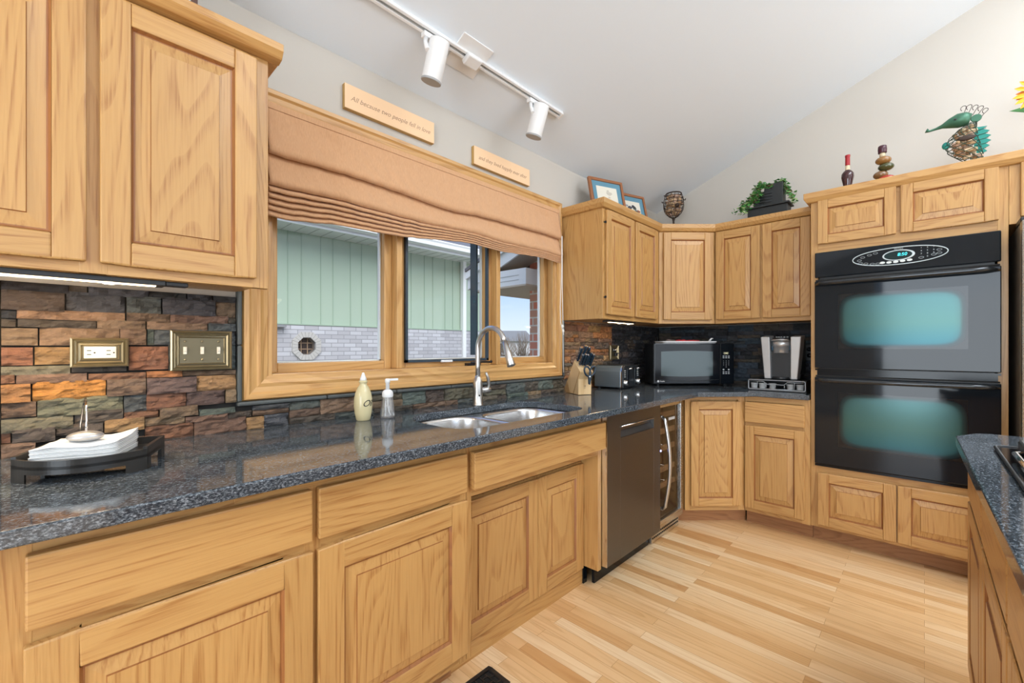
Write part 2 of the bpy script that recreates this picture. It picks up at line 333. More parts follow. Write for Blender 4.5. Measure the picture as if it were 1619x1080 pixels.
# the added overhead fill hangs below a closed ridge; unseen rear walls have assumed openings
b = MB(); X = -3.0
b.box(X-.1, X, -4.1, -2.0, 0, 4.0); b.box(X-.1, X, .6, WY, 0, 4.0); b.box(X-.1, X, -2.0, .6, 2.4, 4.0); b.box(X-.1, X, -2.0, .6, 0, .1)
struct(b.build('wall_front', WALL))
b = MB(); Y = -4.0
b.box(-3.0, -1.0, Y-.1, Y, 0, 2.6); b.box(2.2, BX, Y-.1, Y, 0, 2.6); b.box(-1.0, 2.2, Y-.1, Y, 0, .45); b.box(-1.0, 2.2, Y-.1, Y, 2.4, 2.6)
struct(b.build('wall_right', WALL))

# ---------------------------------------------------------------- window
win = struct(thing('window_1', (0, WY, 0)))
Yt = -.025                                          # front of the casing, local y
def casing():
    b = MB(); o0, o1, p0, p1 = .444, 2.315, 1.007, 2.162
    w_ = .086
    steps = [(0, 0), (0, Yt*.55), (.006, Yt), (.022, Yt), (.030, Yt*.72), (.048, Yt*.62), (.060, Yt*.75), (.072, Yt*.5), (w_, Yt*.42), (w_, .0)]
    for (d0, y0), (d1, y1) in zip(steps, steps[1:]):
        ra = (o0+d0, o1-d0, p0+d0, p1-d0); rb = (o0+d1, o1-d1, p0+d1, p1-d1)
        A = [(ra[0],y0,ra[2]),(ra[1],y0,ra[2]),(ra[1],y0,ra[3]),(ra[0],y0,ra[3])]
        B = [(rb[0],y1,rb[2]),(rb[1],y1,rb[2]),(rb[1],y1,rb[3]),(rb[0],y1,rb[3])]
        for i in range(4): b.add([A[i],A[(i+1)%4],B[(i+1)%4],B[i]], [(0,1,2,3)], 0 if i % 2 == 0 else 1)
    return b
c_ = casing().build('window_casing', [TRIMH, TRIMV], win)
# jambs lining the opening
b = MB(); J = .015
b.box(OX0, OX0+J, -.008, .125, OZ0, OZ1, 1); b.box(OX1-J, OX1, -.008, .125, OZ0, OZ1, 1)
b.box(OX0+J, OX1-J, -.008, .125, OZ0, OZ0+J, 0); b.box(OX0+J, OX1-J, -.008, .125, OZ1-J, OZ1, 0)
b.box(1.085, 1.115, .01, .125, OZ0+J, OZ1-J, 1); b.box(1.735, 1.765, .01, .125, OZ0+J, OZ1-J, 1)
b.build('window_jamb', [TRIMH, TRIMV], win, bevel=.003)
def sash(x0, x1, fw, y0):
    s = MB(); z0, z1 = OZ0+J, OZ1-J
    s.box(x0, x0+fw, y0, y0+.04, z0, z1, 1); s.box(x1-fw, x1, y0, y0+.04, z0, z1, 1)
    s.box(x0+fw, x1-fw, y0, y0+.04, z0, z0+.038, 0); s.box(x0+fw, x1-fw, y0, y0+.04, z1-.05, z1, 0)
    # glazing bead step
    g = fw - .012
    o = s.build('window_sash', [TRIMH, TRIMV], win, bevel=.004)
    MB().box(x0+fw-.004, x1-fw+.004, y0+.030, y0+.034, z0+.034, z1-.046).build('window_pane', GLASS, o)
    v = MB(); a0, a1, c0, c1 = x0+fw, x1-fw, z0+.038, z1-.05; q = .007
    v.box(a0, a0+q, y0+.034, y0+.05, c0, c1); v.box(a1-q, a1, y0+.034, y0+.05, c0, c1); v.box(a0, a1, y0+.034, y0+.05, c0, c0+q*.7); v.box(a0, a1, y0+.034, y0+.05, c1-q, c1)
    v.build('sash_outer_frame', WHITEV, o)
    return o
s1 = sash(OX0+J, 1.085, .040, .055); s2 = sash(1.115, 1.735, .042, .055); s3 = sash(1.765, OX1-J, .040, .055)
b = MB(); a0, a1, c0, c1 = 1.150, 1.700, 1.125, 2.07
b.box(a0, a0+.014, .040, .054, c0, c1); b.box(a1-.016, a1, .040, .054, c0, c1); b.box(a0, a1, .040, .054, c0, c0+.013); b.box(a0, a1, .040, .054, c1-.013, c1)
b.box(1.655, 1.668, .098, .15, c0+.03, c1)
b.build('insect_screen_frame', mat('screen_frame_navy', (.03,.05,.07), .4), s2)
b = MB(); b.box(1.36, 1.43, .030, .045, 1.122, 1.134); b.build('screen_latch', WHITEV, s2, bevel=.002)
b = MB(); b.box(1.51, 1.60, -.004, .028, OZ0+J, OZ0+J+.014); b.tube([(1.53, .0, OZ0+J+.016), (1.575, -.018, OZ0+J+.02), (1.66, -.022, OZ0+J+.018)], .006); b.ball((1.66,-.022,OZ0+J+.02),.008)
b.build('crank_handle', mat('bronze_hardware', (.03,.028,.028), .35, .6), win)
# slate pencil trim below and left of the casing
b = MB()
for i in range(6):
    x = .428 + i*.316
    b.box(x+.001, min(x+.315, 2.33), -.030, 0, .991, 1.006)
for i in range(2): b.box(.428, .443, -.030, 0, 1.007+i*.2, 1.206+i*.2)
b.box(2.318, 2.333, -.030, 0, 1.007, 1.375)
b.v = [(x, y+WY, z) for x, y, z in b.v]
struct(b.build('trim_1', PENCIL, bevel=.005))

# ---------------------------------------------------------------- split-slate backsplashes
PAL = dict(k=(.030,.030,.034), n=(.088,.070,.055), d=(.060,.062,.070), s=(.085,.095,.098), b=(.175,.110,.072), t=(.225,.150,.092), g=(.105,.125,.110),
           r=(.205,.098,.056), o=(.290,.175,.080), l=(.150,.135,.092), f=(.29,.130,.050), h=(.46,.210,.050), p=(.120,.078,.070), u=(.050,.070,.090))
STL = [(-0.109, 0.015, 1.351, 1.388, 'k'), (0.015, 0.053, 1.358, 1.387, 'n'), (0.055, 0.19, 1.352, 1.393, 'd'), (0.191, 0.285, 1.355, 1.393, 'k'), (0.288, 0.356, 1.355, 1.392, 'd'), (0.359, 0.429, 1.354, 1.392, 'k'), (-0.109, 0.008, 1.299, 1.353, 'n'), (0.01, 0.135, 1.297, 1.359, 'd'), (0.138, 0.22, 1.304, 1.358, 's'), (0.223, 0.366, 1.304, 1.36, 'd'), (0.367, 0.429, 1.303, 1.358, 'b'), (-0.109, -0.082, 1.276, 1.298, 'k'), (-0.082, 0.135, 1.276, 1.304, 't'), (0.138, 0.243, 1.28, 1.306, 'b'), (0.243, 0.402, 1.279, 1.307, 'b'), (0.402, 0.429, 1.282, 1.303, 'n'), (-0.109, -0.083, 1.253, 1.276, 'n'), (-0.08, 0.072, 1.254, 1.276, 'n'), (0.073, 0.183, 1.255, 1.281, 't'), (0.185, 0.345, 1.255, 1.283, 't'), (0.346, 0.429, 1.255, 1.282, 's'), (-0.109, -0.043, 1.204, 1.252, 't'), (-0.041, 0.123, 1.204, 1.256, 't'), (0.123, 0.184, 1.206, 1.256, 'b'), (0.186, 0.203, 1.206, 1.257, 'g'), (0.203, 0.429, 1.207, 1.259, 's'), (-0.109, -0.052, 1.15, 1.2, 'r'), (-0.05, 0.037, 1.151, 1.201, 'o'), (0.037, 0.141, 1.149, 1.201, 'b'), (0.143, 0.239, 1.129, 1.203, 'r'), (0.239, 0.429, 1.123, 1.207, 's'), (-0.109, 0.019, 1.124, 1.149, 'l'), (0.021, 0.139, 1.127, 1.145, 'n'), (-0.109, -0.084, 1.103, 1.127, 'r'), (-0.083, 0.053, 1.1, 1.126, 'b'), (0.055, 0.183, 1.102, 1.123, 'r'), (0.184, 0.275, 1.104, 1.125, 'f'), (0.275, 0.429, 1.105, 1.121, 'b'), (-0.109, -0.056, 1.052, 1.102, 'f'), (-0.054, 0.093, 1.05, 1.105, 'h'), (0.094, 0.184, 1.053, 1.104, 'b'), (0.185, 0.312, 1.052, 1.103, 'p'), (0.313, 0.429, 1.052, 1.104, 'o'), (-0.109, -0.046, 1.011, 1.053, 'b'), (-0.045, 0.131, 1.006, 1.058, 'l'), (0.132, 0.185, 1.002, 1.053, 's'), (0.184, 0.285, 1.001, 1.053, 'r'), (0.286, 0.393, 1.005, 1.053, 'p'), (0.395, 0.429, 1.006, 1.053, 't'), (-0.109, 0.025, 0.971, 1.008, 'l'), (0.027, 0.131, 0.973, 1.015, 'n'), (0.132, 0.214, 0.98, 1.004, 'r'), (0.216, 0.316, 0.975, 1.008, 'b'), (0.319, 0.476, 0.97, 1.001, 'g'), (-0.109, -0.092, 0.945, 0.977, 'r'), (-0.09, -0.01, 0.939, 0.98, 'n'), (-0.009, 0.087, 0.95, 0.98, 'n'), (0.089, 0.18, 0.945, 0.984, 'o'), (0.181, 0.281, 0.952, 0.979, 't'), (0.282, 0.401, 0.951, 0.971, 'b'), (0.402, 0.476, 0.951, 0.972, 'n'), (-0.109, -0.047, 0.901, 0.944, 'b'), (-0.047, 0.18, 0.884, 0.924, 'b'), (0.181, 0.305, 0.901, 0.952, 'r'), (0.306, 0.457, 0.9, 0.953, 'b'), (0.457, 0.514, 0.899, 0.948, 'o')]
def stones(name, rects, frame, depth=.022):
    """one mesh of rough blocks; frame maps (u, out, z) to the wall"""
    bm = bmesh.new(); cl = bm.loops.layers.float_color.new('stone')
    for (u0, u1, z0, z1, c) in rects:
        if u1-u0 < .004 or z1-z0 < .004: continue
        d = depth + random.uniform(-.006, .007); g = .0007
        nu = max(1, int((u1-u0)/.010)); nz = max(1, int((z1-z0)/.007))
        col = PAL[c]; j = [random.uniform(.85, 1.18)] * 3; col = tuple(min(1, a*b_*random.uniform(.95, 1.05)) for a, b_ in zip(col, j))
        G = []; tx, tz = random.uniform(-.003,.003), random.uniform(-.003,.003); sd = random.uniform(0, 99)
        for i in range(nu+1):
            row = []
            for k in range(nz+1):
                a, c2 = i/nu, k/nz; e = min(i, nu-i, k, nz-k) == 0
                h = d + tx*(2*a-1) + tz*(2*c2-1) + .0052*noise.noise(Vector(((u0+a*(u1-u0))*38+sd, (z0+c2*(z1-z0))*70, sd)))*2 - (.0035 if e else 0)
                row.append(bm.verts.new(frame(u0+g+a*(u1-u0-2*g), h, z0+g+c2*(z1-z0-2*g))))
            G.append(row)
        fs = []
        for i in range(nu):
            for k in range(nz): fs.append(bm.faces.new((G[i][k], G[i+1][k], G[i+1][k+1], G[i][k+1])))
        per = [G[i][0] for i in range(nu+1)] + [G[nu][k] for k in range(1, nz+1)] + [G[i][nz] for i in range(nu-1, -1, -1)] + [G[0][k] for k in range(nz-1, 0, -1)]
        uv = [(i/nu, 0) for i in range(nu+1)] + [(1, k/nz) for k in range(1, nz+1)] + [(i/nu, 1) for i in range(nu-1, -1, -1)] + [(0, k/nz) for k in range(nz-1, 0, -1)]
        bk = [bm.verts.new(frame(u0+g+a*(u1-u0-2*g), 0, z0+g+c2*(z1-z0-2*g))) for a, c2 in uv]
        n = len(per)
        for i in range(n): fs.append(bm.faces.new((per[i], per[(i+1)%n], bk[(i+1)%n], bk[i])))
        for f in fs:
            for lp in f.loops: lp[cl] = (*col, 1)
    bmesh.ops.recalc_face_normals(bm, faces=bm.faces)
    me = bpy.data.meshes.new(name); bm.to_mesh(me); bm.free(); me.materials.append(SLATE)
    o = bpy.data.objects.new(name, me); COL.objects.link(o); return o
def fill(u0, u1, z0, z1, pal, rng):
    out = []; z = z0
    while z < z1-.006:
        h = rng.choice([.024,.030,.030,.046,.050]); 
        if z1-(z+h) < .018: h = z1-z
        u = u0
        while u < u1-.002:
            w_ = rng.uniform(.06, .20)
            if u1-(u+w_) < .05: w_ = u1-u
            if h > .04 and rng.random() < .35:
                c1_, c2_ = rng.choice(pal), rng.choice(pal); out += [(u, u+w_, z, z+h*.5, c1_), (u, u+w_, z+h*.5, z+h, c2_)]
            else: out.append((u, u+w_, z, z+h, rng.choice(pal)))
            u += w_
        z += h
    return out
_r = random.Random(5)
def clampst(t): a, b_, c, d, e = t; return (a, min(b_, .60 if d < .99 else .426), max(c, .902), min(d, .990 if (b_ > .43) else 1.376), e)
L0 = [clampst(t) for t in STL]
L0 += fill(-.50, -.112, .905, 1.376, 'ntbrdlo', _r)
wl = lambda u, h, z: (u, WY - h, z)
o = stones('stone_backsplash', L0 + [(.478,.602,.970,.989,'s'), (.478,.602,.951,.970,'b'), (.516,.602,.905,.950,'s')], wl); tag(o, 'rusty brown and grey split slate backsplash left of the window, holding outlet and switches', 'backsplash')
_u = fill(.604, 2.33, .905, .989, 'gggslnbtgn', _r)
o = stones('stone_backsplash', _u, wl); tag(o, 'low grey green slate strip between the window and the countertop', 'backsplash')
_w = fill(2.334, 2.95, .905, 1.376, 'bbtnrnof', _r) + fill(2.95, BX-.03, .905, 1.376, 'kdnk', _r)  # corner stones picked darker, with under-cabinet shade built into their colour
wb = lambda u, h, z: (BX - h, u, z)
_v = fill(.512, WY-.03, .905, 1.376, 'kdukdunk', _r)  # dark slate palette that also carries the shade below the wall cabinets
o = stones('stone_backsplash', _w, wl); tag(o, 'dark brown slate backsplash, shade-darkened toward the corner, behind the knife block and toaster', 'backsplash')
o = stones('stone_backsplash', _v, wb); tag(o, 'blue black slate backsplash, darkened as under-cabinet shade, behind the microwave and coffee maker', 'backsplash')
# dark grout bed behind the stones
b = MB(); b.box(-.5, .43, WY-.006, WY-.0005, .902, 1.377); b.box(.43, 2.334, WY-.006, WY-.0005, .902, .990); b.box(2.334, BX, WY-.006, WY-.0005, .902, 1.377); b.box(BX-.006, BX-.0005, .512, WY-.01, .902, 1.377)
struct(b.build('trim_2', GROOVE))

# ================================================================== CABINETS
def panel_mesh(x0, z0, w, h, y=0, st=.057, th=.019, slope=.034):
    """frame-and-raised-panel door in the cabinet's local frame, front towards -y. materials: 0 vertical, 1 horizontal"""
    b = MB(); x1, z1 = x0+w, z0+h; f = y-th
    b.box(x0, x0+st, f, y-.001, z0, z1, 0); b.box(x1-st, x1, f, y-.001, z0, z1, 0)
    b.box(x0+st, x1-st, f, y-.001, z0, z0+st, 1); b.box(x0+st, x1-st, f, y-.001, z1-st, z1, 1)
    return b, (x0+st, x1-st, z0+st, z1-st), f
def raised(b, r, f, slope=.032):
    x0, x1, z0, z1 = r; s = .005
    A = (x0, x1, z0, z1); B = (x0+s, x1-s, z0+s, z1-s)
    sl = min(slope, (x1-x0)*.24, (z1-z0)*.27)
    C_ = (B[0]+sl, B[1]-sl, B[2]+sl, B[3]-sl)
    G_ = (B[0]+.003, B[1]-.003, B[2]+.003, B[3]-.003)
    b.ring(A, f+.002, B, f+.011, 1); b.ring(B, f+.011, G_, f+.011, 1); b.ring(G_, f+.011, C_, f+.0055, 0); b.ring(C_, f+.0055, (C_[0]+.0015,C_[1]-.0015,C_[2]+.0015,C_[3]-.0015), f+.0015, 1)
    D = (C_[0]+.0015, C_[1]-.0015, C_[2]+.0015, C_[3]-.0015)
    b.add([(D[0],f+.0015,D[2]),(D[1],f+.0015,D[2]),(D[1],f+.0015,D[3]),(D[0],f+.0015,D[3])], [(0,1,2,3)], 0)
def door(parent, x0, z0, w, h, y=0, name='door', st=.057):
    b, r, f = panel_mesh(x0, z0, w, h, y, st)
    o = b.build(name, [OAKV, OAKH], parent, bevel=.0035)
    p = MB(); raised(p, r, f); p.build('raised_panel', [OAKV, BEAD], o)
    return o
def drawer(parent, x0, z0, w, h, y=0, th=.019, name='drawer_front'):
    return MB().box(x0, x0+w, y-th, y-.001, z0, z0+h).build(name, OAKH, parent, bevel=.004)
def frame_mesh(parent, W, z0, z1, stiles, rails, y=0, t=.02):
    b = MB()
    for (a, c) in stiles: b.box(a, c, y, y+t, z0, z1, 0)
    for (x0, x1, a, c) in rails: b.box(x0, x1, y+.0004, y+t, a, c, 1)
    return b.build('face_frame', [OAKV, OAKH], parent, bevel=.0012)

# -- wall cabinet left of the window
c = thing('wall_cabinet', (-.32, 1.45, 1.378), 0, 'two-door oak wall cabinet at the left edge, above the slate and napkins', 'cabinet')
W = .758; Hh = .72
MB().box(0, W, .02, .318, .018, Hh).build('carcass', OAKV, c)
frame_mesh(c, W, 0, Hh, [(0,.028),(.35,.40),(.715,W)], [(0,W,0,.045),(0,W,Hh-.045,Hh)])
door(c, .022, .026, .340, .655); door(c, .385, .026, .338, .655)
b = MB(); b.prism([(-.045,Hh-.002),(-.030,Hh-.022),(-.004,Hh-.026),(0,Hh-.026),(0,Hh+.02),(-.045,Hh+.02)], -.03, W+.03, 'x')
b.prism([(W,Hh-.026),(W+.004,Hh-.026),(W+.030,Hh-.022),(W+.030,Hh+.02),(W,Hh+.02)], -.0, .30, 'y')
b.build('crown_moulding', OAKH, c, bevel=.002)
b = MB(); b.box(-.02, W, 0, .318, Hh, Hh+.012); b.build('top_board', OAKH, c)
# -- wall cabinet right of the window (along the window wall)
WT = .725
c = thing('wall_cabinet', (2.333, 1.45, 1.378), 0, 'oak wall cabinet with two narrow doors and a plain side beside the window', 'cabinet')
MB().box(0, .79, .02, .318, .002, WT).build('carcass', OAKV, c)
frame_mesh(c, .79, 0, WT, [(0,.03),(.372,.40),(.745,.787)], [(0,.787,0,.04),(0,.787,WT-.04,WT)])
door(c, .028, .030, .350, .655, st=.050); door(c, .402, .030, .335, .655, st=.050)
for zz in (.13, .60): MB().box(.021, .027, -.012, -.002, zz, zz+.014).box(.013, .019, -.003, 0, zz+.002, zz+.010).build('hinge_screw', BLACKM, c)
# -- diagonal corner wall cabinet
DX, DY = 3.122, 1.45
c = thing('corner_upper_cabinet', (DX, DY, 1.378), R(-45), 'diagonal single-door oak corner cabinet above the microwave', 'cabinet')
b = MB(); b.prism([(0,.02),(.4285,.02),(.652,.24),(.213,.66),(-.224,.227)], .002, WT, 'z'); b.build('carcass', OAKV, c)
frame_mesh(c, .43, 0, WT, [(.001,.036),(.392,.427)], [(.001,.427,0,.04),(.001,.427,WT-.04,WT)])
door(c, .032, .030, .366, .655, st=.055)
# -- wall cabinet on the back wall
UX, UY = 3.425, 1.146
c = thing('wall_cabinet', (UX, UY, 1.378), R(-90), 'two-door oak wall cabinet above the coffee maker, beside the oven tower', 'cabinet')
MB().box(0, .625, .02, .343, .002, WT).build('carcass', OAKV, c)
frame_mesh(c, .625, 0, WT, [(0,.02),(.296,.330),(.595,.625)], [(0,.625,0,.04),(0,.625,WT-.04,WT)])
door(c, .010, .030, .296, .655); door(c, .322, .030, .282, .655)
# one crown board running over the three cabinets
def crown(name, pts, z, mats, zt=.022, lab=None, out=.030, back=None):
    """pts: front corner line (left to right, front is to the right of travel reversed)"""
    n = len(pts); P = [Vector((p[0], p[1])) for p in pts]; nor = []
    for i in range(n):
        ds = []
        if i > 0: ds.append((P[i]-P[i-1]).normalized())
        if i < n-1: ds.append((P[i+1]-P[i]).normalized())
        ns = [Vector((d.y, -d.x)) for d in ds]; a = sum(ns, Vector((0,0))).normalized(); a /= max(.3, a.dot(ns[0])); nor.append(a)
    prof = [(0, z-.034), (out*.55, z-.030), (out, z-.008), (out, z+zt), (0, z+zt)]
    b = MB(); vs = []
    for i in range(n):
        for d, zz in prof: q = P[i]+nor[i]*d; vs.append((q.x, q.y, zz))
    k = len(prof); fs = []
    for i in range(n-1):
        for j in range(k): fs.append((i*k+j, i*k+(j+1)%k, (i+1)*k+(j+1)%k, (i+1)*k+j))
    fs += [tuple(range(k))[::-1], tuple(range((n-1)*k, n*k))]
    b.add(vs, fs); return b
ct = thing('cabinet_crown', (0,0,0), 0, 'oak crown and top board running over the wall cabinets right of the window', 'moulding')
crown('crown', [(2.331, 1.765), (2.331, 1.449), (3.123, 1.449), (3.424, 1.147), (3.424, .513)], 1.378+WT, OAKH).build('crown_moulding', OAKH, ct, bevel=.002)
b = MB(); b.prism([(2.333,1.45),(3.124,1.45),(3.426,1.147),(3.426,.513),(3.768,.513),(3.768,1.768),(2.333,1.768)], 1.378+WT+.0005, 1.378+WT+.012, 'z'); b.build('top_board', OAKH, ct)
TOPZ = 1.378+WT+.012

# -- base cabinets
FY = 1.165
c = thing('base_cabinet', (-.50, FY, 0), 0, 'oak base cabinet with wide drawers over large raised panel doors, left of the sink', 'cabinet')
x = .50
MB().box(0, 1.445, .02, .60, .102, .872).build('carcass', OAKV, c)
frame_mesh(c, 1.485, .10, .872, [(0,.03),(x-.115,x-.035),(x+.435,x+.48),(x+.955,1.485)], [(0,1.485,.10,.15),(0,1.485,.665,.70),(0,1.485,.828,.872)])
for a, wd in ((-.044, .494), (.466, .507)):
    drawer(c, x+a, .697, wd, .134, th=.024)
    door(c, x+a-.002+(0 if a < 0 else .002), .135, wd+.006, .533, st=.07)
door(c, .02, .135, .34, .533)
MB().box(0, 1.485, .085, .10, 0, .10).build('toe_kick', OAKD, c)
MB().box(x+.28, x+.62, -.004, 0, .835, .872).build('repair_strip', OAKH, c)
# -- sink cabinet, doors set back on the toe-kick line
c = thing('sink_cabinet', (.987, FY, 0), 0, 'oak sink cabinet with a false front and two doors set back below it', 'cabinet')
b = MB(); b.box(.0, .875, .10, .12, .002, .62, 0); b.box(.0, .018, .02, .60, .102, .872, 0); b.box(.857, .875, .10, .60, .102, .872, 0); b.build('carcass', OAKV, c)
b = MB(); b.box(0, .022, 0, .075, .10, .872, 0); b.box(.845, .875, 0, .098, .092, .872, 0); b.box(.022, .845, .0005, .02, .668, .702, 1); b.box(.022, .845, .0005, .02, .826, .872, 1); b.build('face_frame', [OAKV, OAKH], c, bevel=.001)
drawer(c, .010, .700, .856, .131, th=.034, name='false_front')
door(c, .030, .082, .455, .530, y=.099, st=.062); door(c, .487, .082, .355, .530, y=.099, st=.062)
MB().box(0, .845, .092, .099, 0, .080).build('base_board', OAKH, c)
MB().box(.845, .875, .085, .10, 0, .09).build('toe_kick', BLACK, c)
# -- diagonal corner base cabinet
c = thing('corner_base_cabinet', (2.905, FY, 0), R(-45), 'diagonal oak corner base cabinet with one tall narrow door', 'cabinet')
b = MB(); b.prism([(0,.02),(.4067,.02),(.80,.41),(.19,1.02),(-.40,.43)], .102, .872, 'z'); b.build('carcass', OAKV, c)
frame_mesh(c, .407, .10, .872, [(0,.035),(.362,.406)], [(0,.406,.10,.14),(0,.406,.845,.872)])
door(c, .034, .135, .335, .700, st=.052)
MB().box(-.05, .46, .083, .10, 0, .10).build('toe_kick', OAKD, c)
# -- base cabinet under the coffee maker
c = thing('base_cabinet', (3.194, .877, 0), R(-90), 'oak base cabinet with one drawer and one door below the coffee maker', 'cabinet')
MB().box(0, .369, .02, .57, .102, .872).build('carcass', OAKV, c)
frame_mesh(c, .369, .10, .872, [(0,.012),(.325,.369)], [(0,.369,.10,.14),(0,.369,.672,.705),(0,.369,.838,.872)])
drawer(c, .004, .700, .338, .136, th=.022); door(c, .004, .128, .338, .548, st=.055)
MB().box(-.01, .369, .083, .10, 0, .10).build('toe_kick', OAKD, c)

# -- oven tower (built round the ovens)
TX, TY, TW = 3.205, .507, .805
c = thing('oven_tower_cabinet', (TX, TY, 0), R(-90), 'tall pale oak tower cabinet housing the double wall oven', 'cabinet')
b = MB(); b.box(0, .018, .02, .563, .102, 2.118); b.box(TW-.018, TW, .02, .563, .102, 2.118); b.box(.018, TW-.018, .54, .563, .102, 2.118); b.box(.018, TW-.018, .02, .54, 2.10, 2.118); b.box(.018, TW-.018, .02, .54, .46, .478); b.box(.018, TW-.018, .02, .54, 1.78, 1.798)
b.build('carcass', OAKV, c)
frame_mesh(c, TW, .10, 2.118, [(0,.036),(TW-.036,TW)], [(.036,TW-.036,.10,.13),(.036,TW-.036,.43,.484),(.036,TW-.036,1.775,1.85),(.036,TW-.036,2.06,2.118)])
for _z in ((1.85, 2.06), (.13, .43)): MB().box(.385, .420, .0004, .02, *_z).build('centre_stile', OAKV, c)
door(c, .036, 1.828, .358, .262, st=.050); door(c, .412, 1.828, .361, .262, st=.050)
door(c, .036, .120, .358, .316, st=.055); door(c, .400, .120, .370, .316, st=.055)
MB().box(0, TW, .083, .10, 0, .10).build('toe_kick', OAKD, c)
# over-fridge cabinet
c = thing('over_fridge_cabinet', (TX, TY-TW-.001, 0), R(-90), 'oak cabinet above the refrigerator at the right edge', 'cabinet')
MB().box(0, .92, .02, .563, 1.80, 2.118).build('carcass', OAKV, c)
frame_mesh(c, .92, 1.80, 2.118, [(0,.04),(.44,.48),(.88,.92)], [(.04,.92,1.80,1.83),(.04,.92,2.07,2.118)])
door(c, .036, 1.83, .42, .26); door(c, .465, 1.83, .42, .26)
ct2 = thing('tower_crown', (0,0,0), 0, 'pale oak crown and top board over the oven tower, bottles standing on it', 'moulding')
crown('crown', [(3.42, TY+.004), (TX-.002, TY+.004), (TX-.002, TY-TW-.92)], 2.120, OAKH, zt=.026).build('crown_moulding', OAKY, ct2, bevel=.002)
MB().box(TX, 3.765, TY-TW-.92, TY, 2.1195, 2.132).build('top_board', OAKH, ct2)
TOPT = 2.132

# ---------------------------------------------------------------- worktop with sink cut-outs
def slab(name, outer, holes, z0, z1, mt, parent=None, bevel=.004):
    loops = [outer] + holes
    tri = tessellate_polygon([[Vector((x, y, 0)) for x, y in lp] for lp in loops])
    flat = [p for lp in loops for p in lp]; n = len(flat)
    bm = bmesh.new(); bt = [bm.verts.new((x, y, z0)) for x, y in flat]; tp = [bm.verts.new((x, y, z1)) for x, y in flat]
    for t in tri:
        bm.faces.new([tp[i] for i in t]); bm.faces.new([bt[i] for i in t][::-1])
    o_ = 0
    for lp in loops:
        k = len(lp)
        for i in range(k): bm.faces.new((bt[o_+i], bt[o_+(i+1)%k], tp[o_+(i+1)%k], tp[o_+i]))
        o_ += k
    bmesh.ops.recalc_face_normals(bm, faces=bm.faces)
    bmesh.ops.dissolve_limit(bm, angle_limit=R(1), verts=bm.verts, edges=bm.edges)
    me = bpy.data.meshes.new(name); bm.to_mesh(me); bm.free(); me.materials.append(mt)
    o = bpy.data.objects.new(name, me); COL.objects.link(o); o.parent = parent
    q = o.modifiers.new('bevel', 'BEVEL'); q.width = bevel; q.segments = 3; q.limit_method = 'ANGLE'; q.angle_limit = R(50)
    return o
def rrect(x0, x1, y0, y1, rs, n=8):
    """rounded rectangle, counter-clockwise, radii (x0y0, x1y0, x1y1, x0y1)"""
    P = []
    for (cx, cy, r, a0) in ((x0+rs[0], y0+rs[0], rs[0], 180), (x1-rs[1], y0+rs[1], rs[1], 270), (x1-rs[2], y1-rs[2], rs[2], 0), (x0+rs[3], y1-rs[3], rs[3], 90)):
        for i in range(n+1): a = R(a0+90*i/n); P.append((cx+r*math.cos(a), cy+r*math.sin(a)))
    return P
CT = .905
bowlL = rrect(.985, 1.352, 1.190, 1.600, (.10,.10,.12,.15)); bowlR = rrect(1.368, 1.760, 1.190, 1.565, (.06,.08,.10,.10))
cut = []
# a single cut-out following both bowls
cut = rrect(.975, 1.775, 1.178, 1.60, (.11,.09,.12,.17))
cut = [p for p in cut]
outer = [(-.50, 1.066), (2.872, 1.066), (3.160, .800), (3.160, .511), (3.768, .511), (3.768, 1.768), (-.50, 1.768)]
wt = slab('countertop', outer, [cut[::-1]], CT-.031, CT, GRAN)
tag(wt, 'long dark blue-grey speckled granite countertop running under the window to the oven tower', 'countertop')
# sink
sk = thing('double_sink', (0, 0, 0), 0, 'stainless steel undermount double-bowl sink under the window', 'sink')
zs = CT-.033
def bowl(lp, depth, name):
    cx = sum(p[0] for p in lp)/len(lp); cy = sum(p[1] for p in lp)/len(lp); b = MB(); n = len(lp)
    lv = [(1.0, zs), (.985, zs-.012), (.965, zs-depth*.55), (.93, zs-depth*.9), (.84, zs-depth), (.14, zs-depth-.006)]
    vs = [(cx+(x-cx)*s, cy+(y-cy)*s, z) for s, z in lv for x, y in lp]
    fs = [(k*n+i, k*n+(i+1)%n, (k+1)*n+(i+1)%n, (k+1)*n+i) for k in range(len(lv)-1) for i in range(n)]
    b.add(vs, fs, 0, True); o = b.build(name, SINKM, sk, solid=.0015)
    MB().lathe([(.0,zs-depth-.004),(.03,zs-depth-.004),(.048,zs-depth-.002),(.055,zs-depth+.001),(.052,zs-depth-.010)], (cx,cy,0), 24).build('drain', CHROME, o)
bowl(bowlL, .20, 'left_bowl'); bowl(bowlR, .17, 'right_bowl')
slab('sink_rim', rrect(.955, 1.795, 1.165, 1.625, (.12,.10,.13,.18)), [bowlL[::-1], bowlR[::-1]], zs-.0015, zs, SINKM, sk, bevel=.0005)

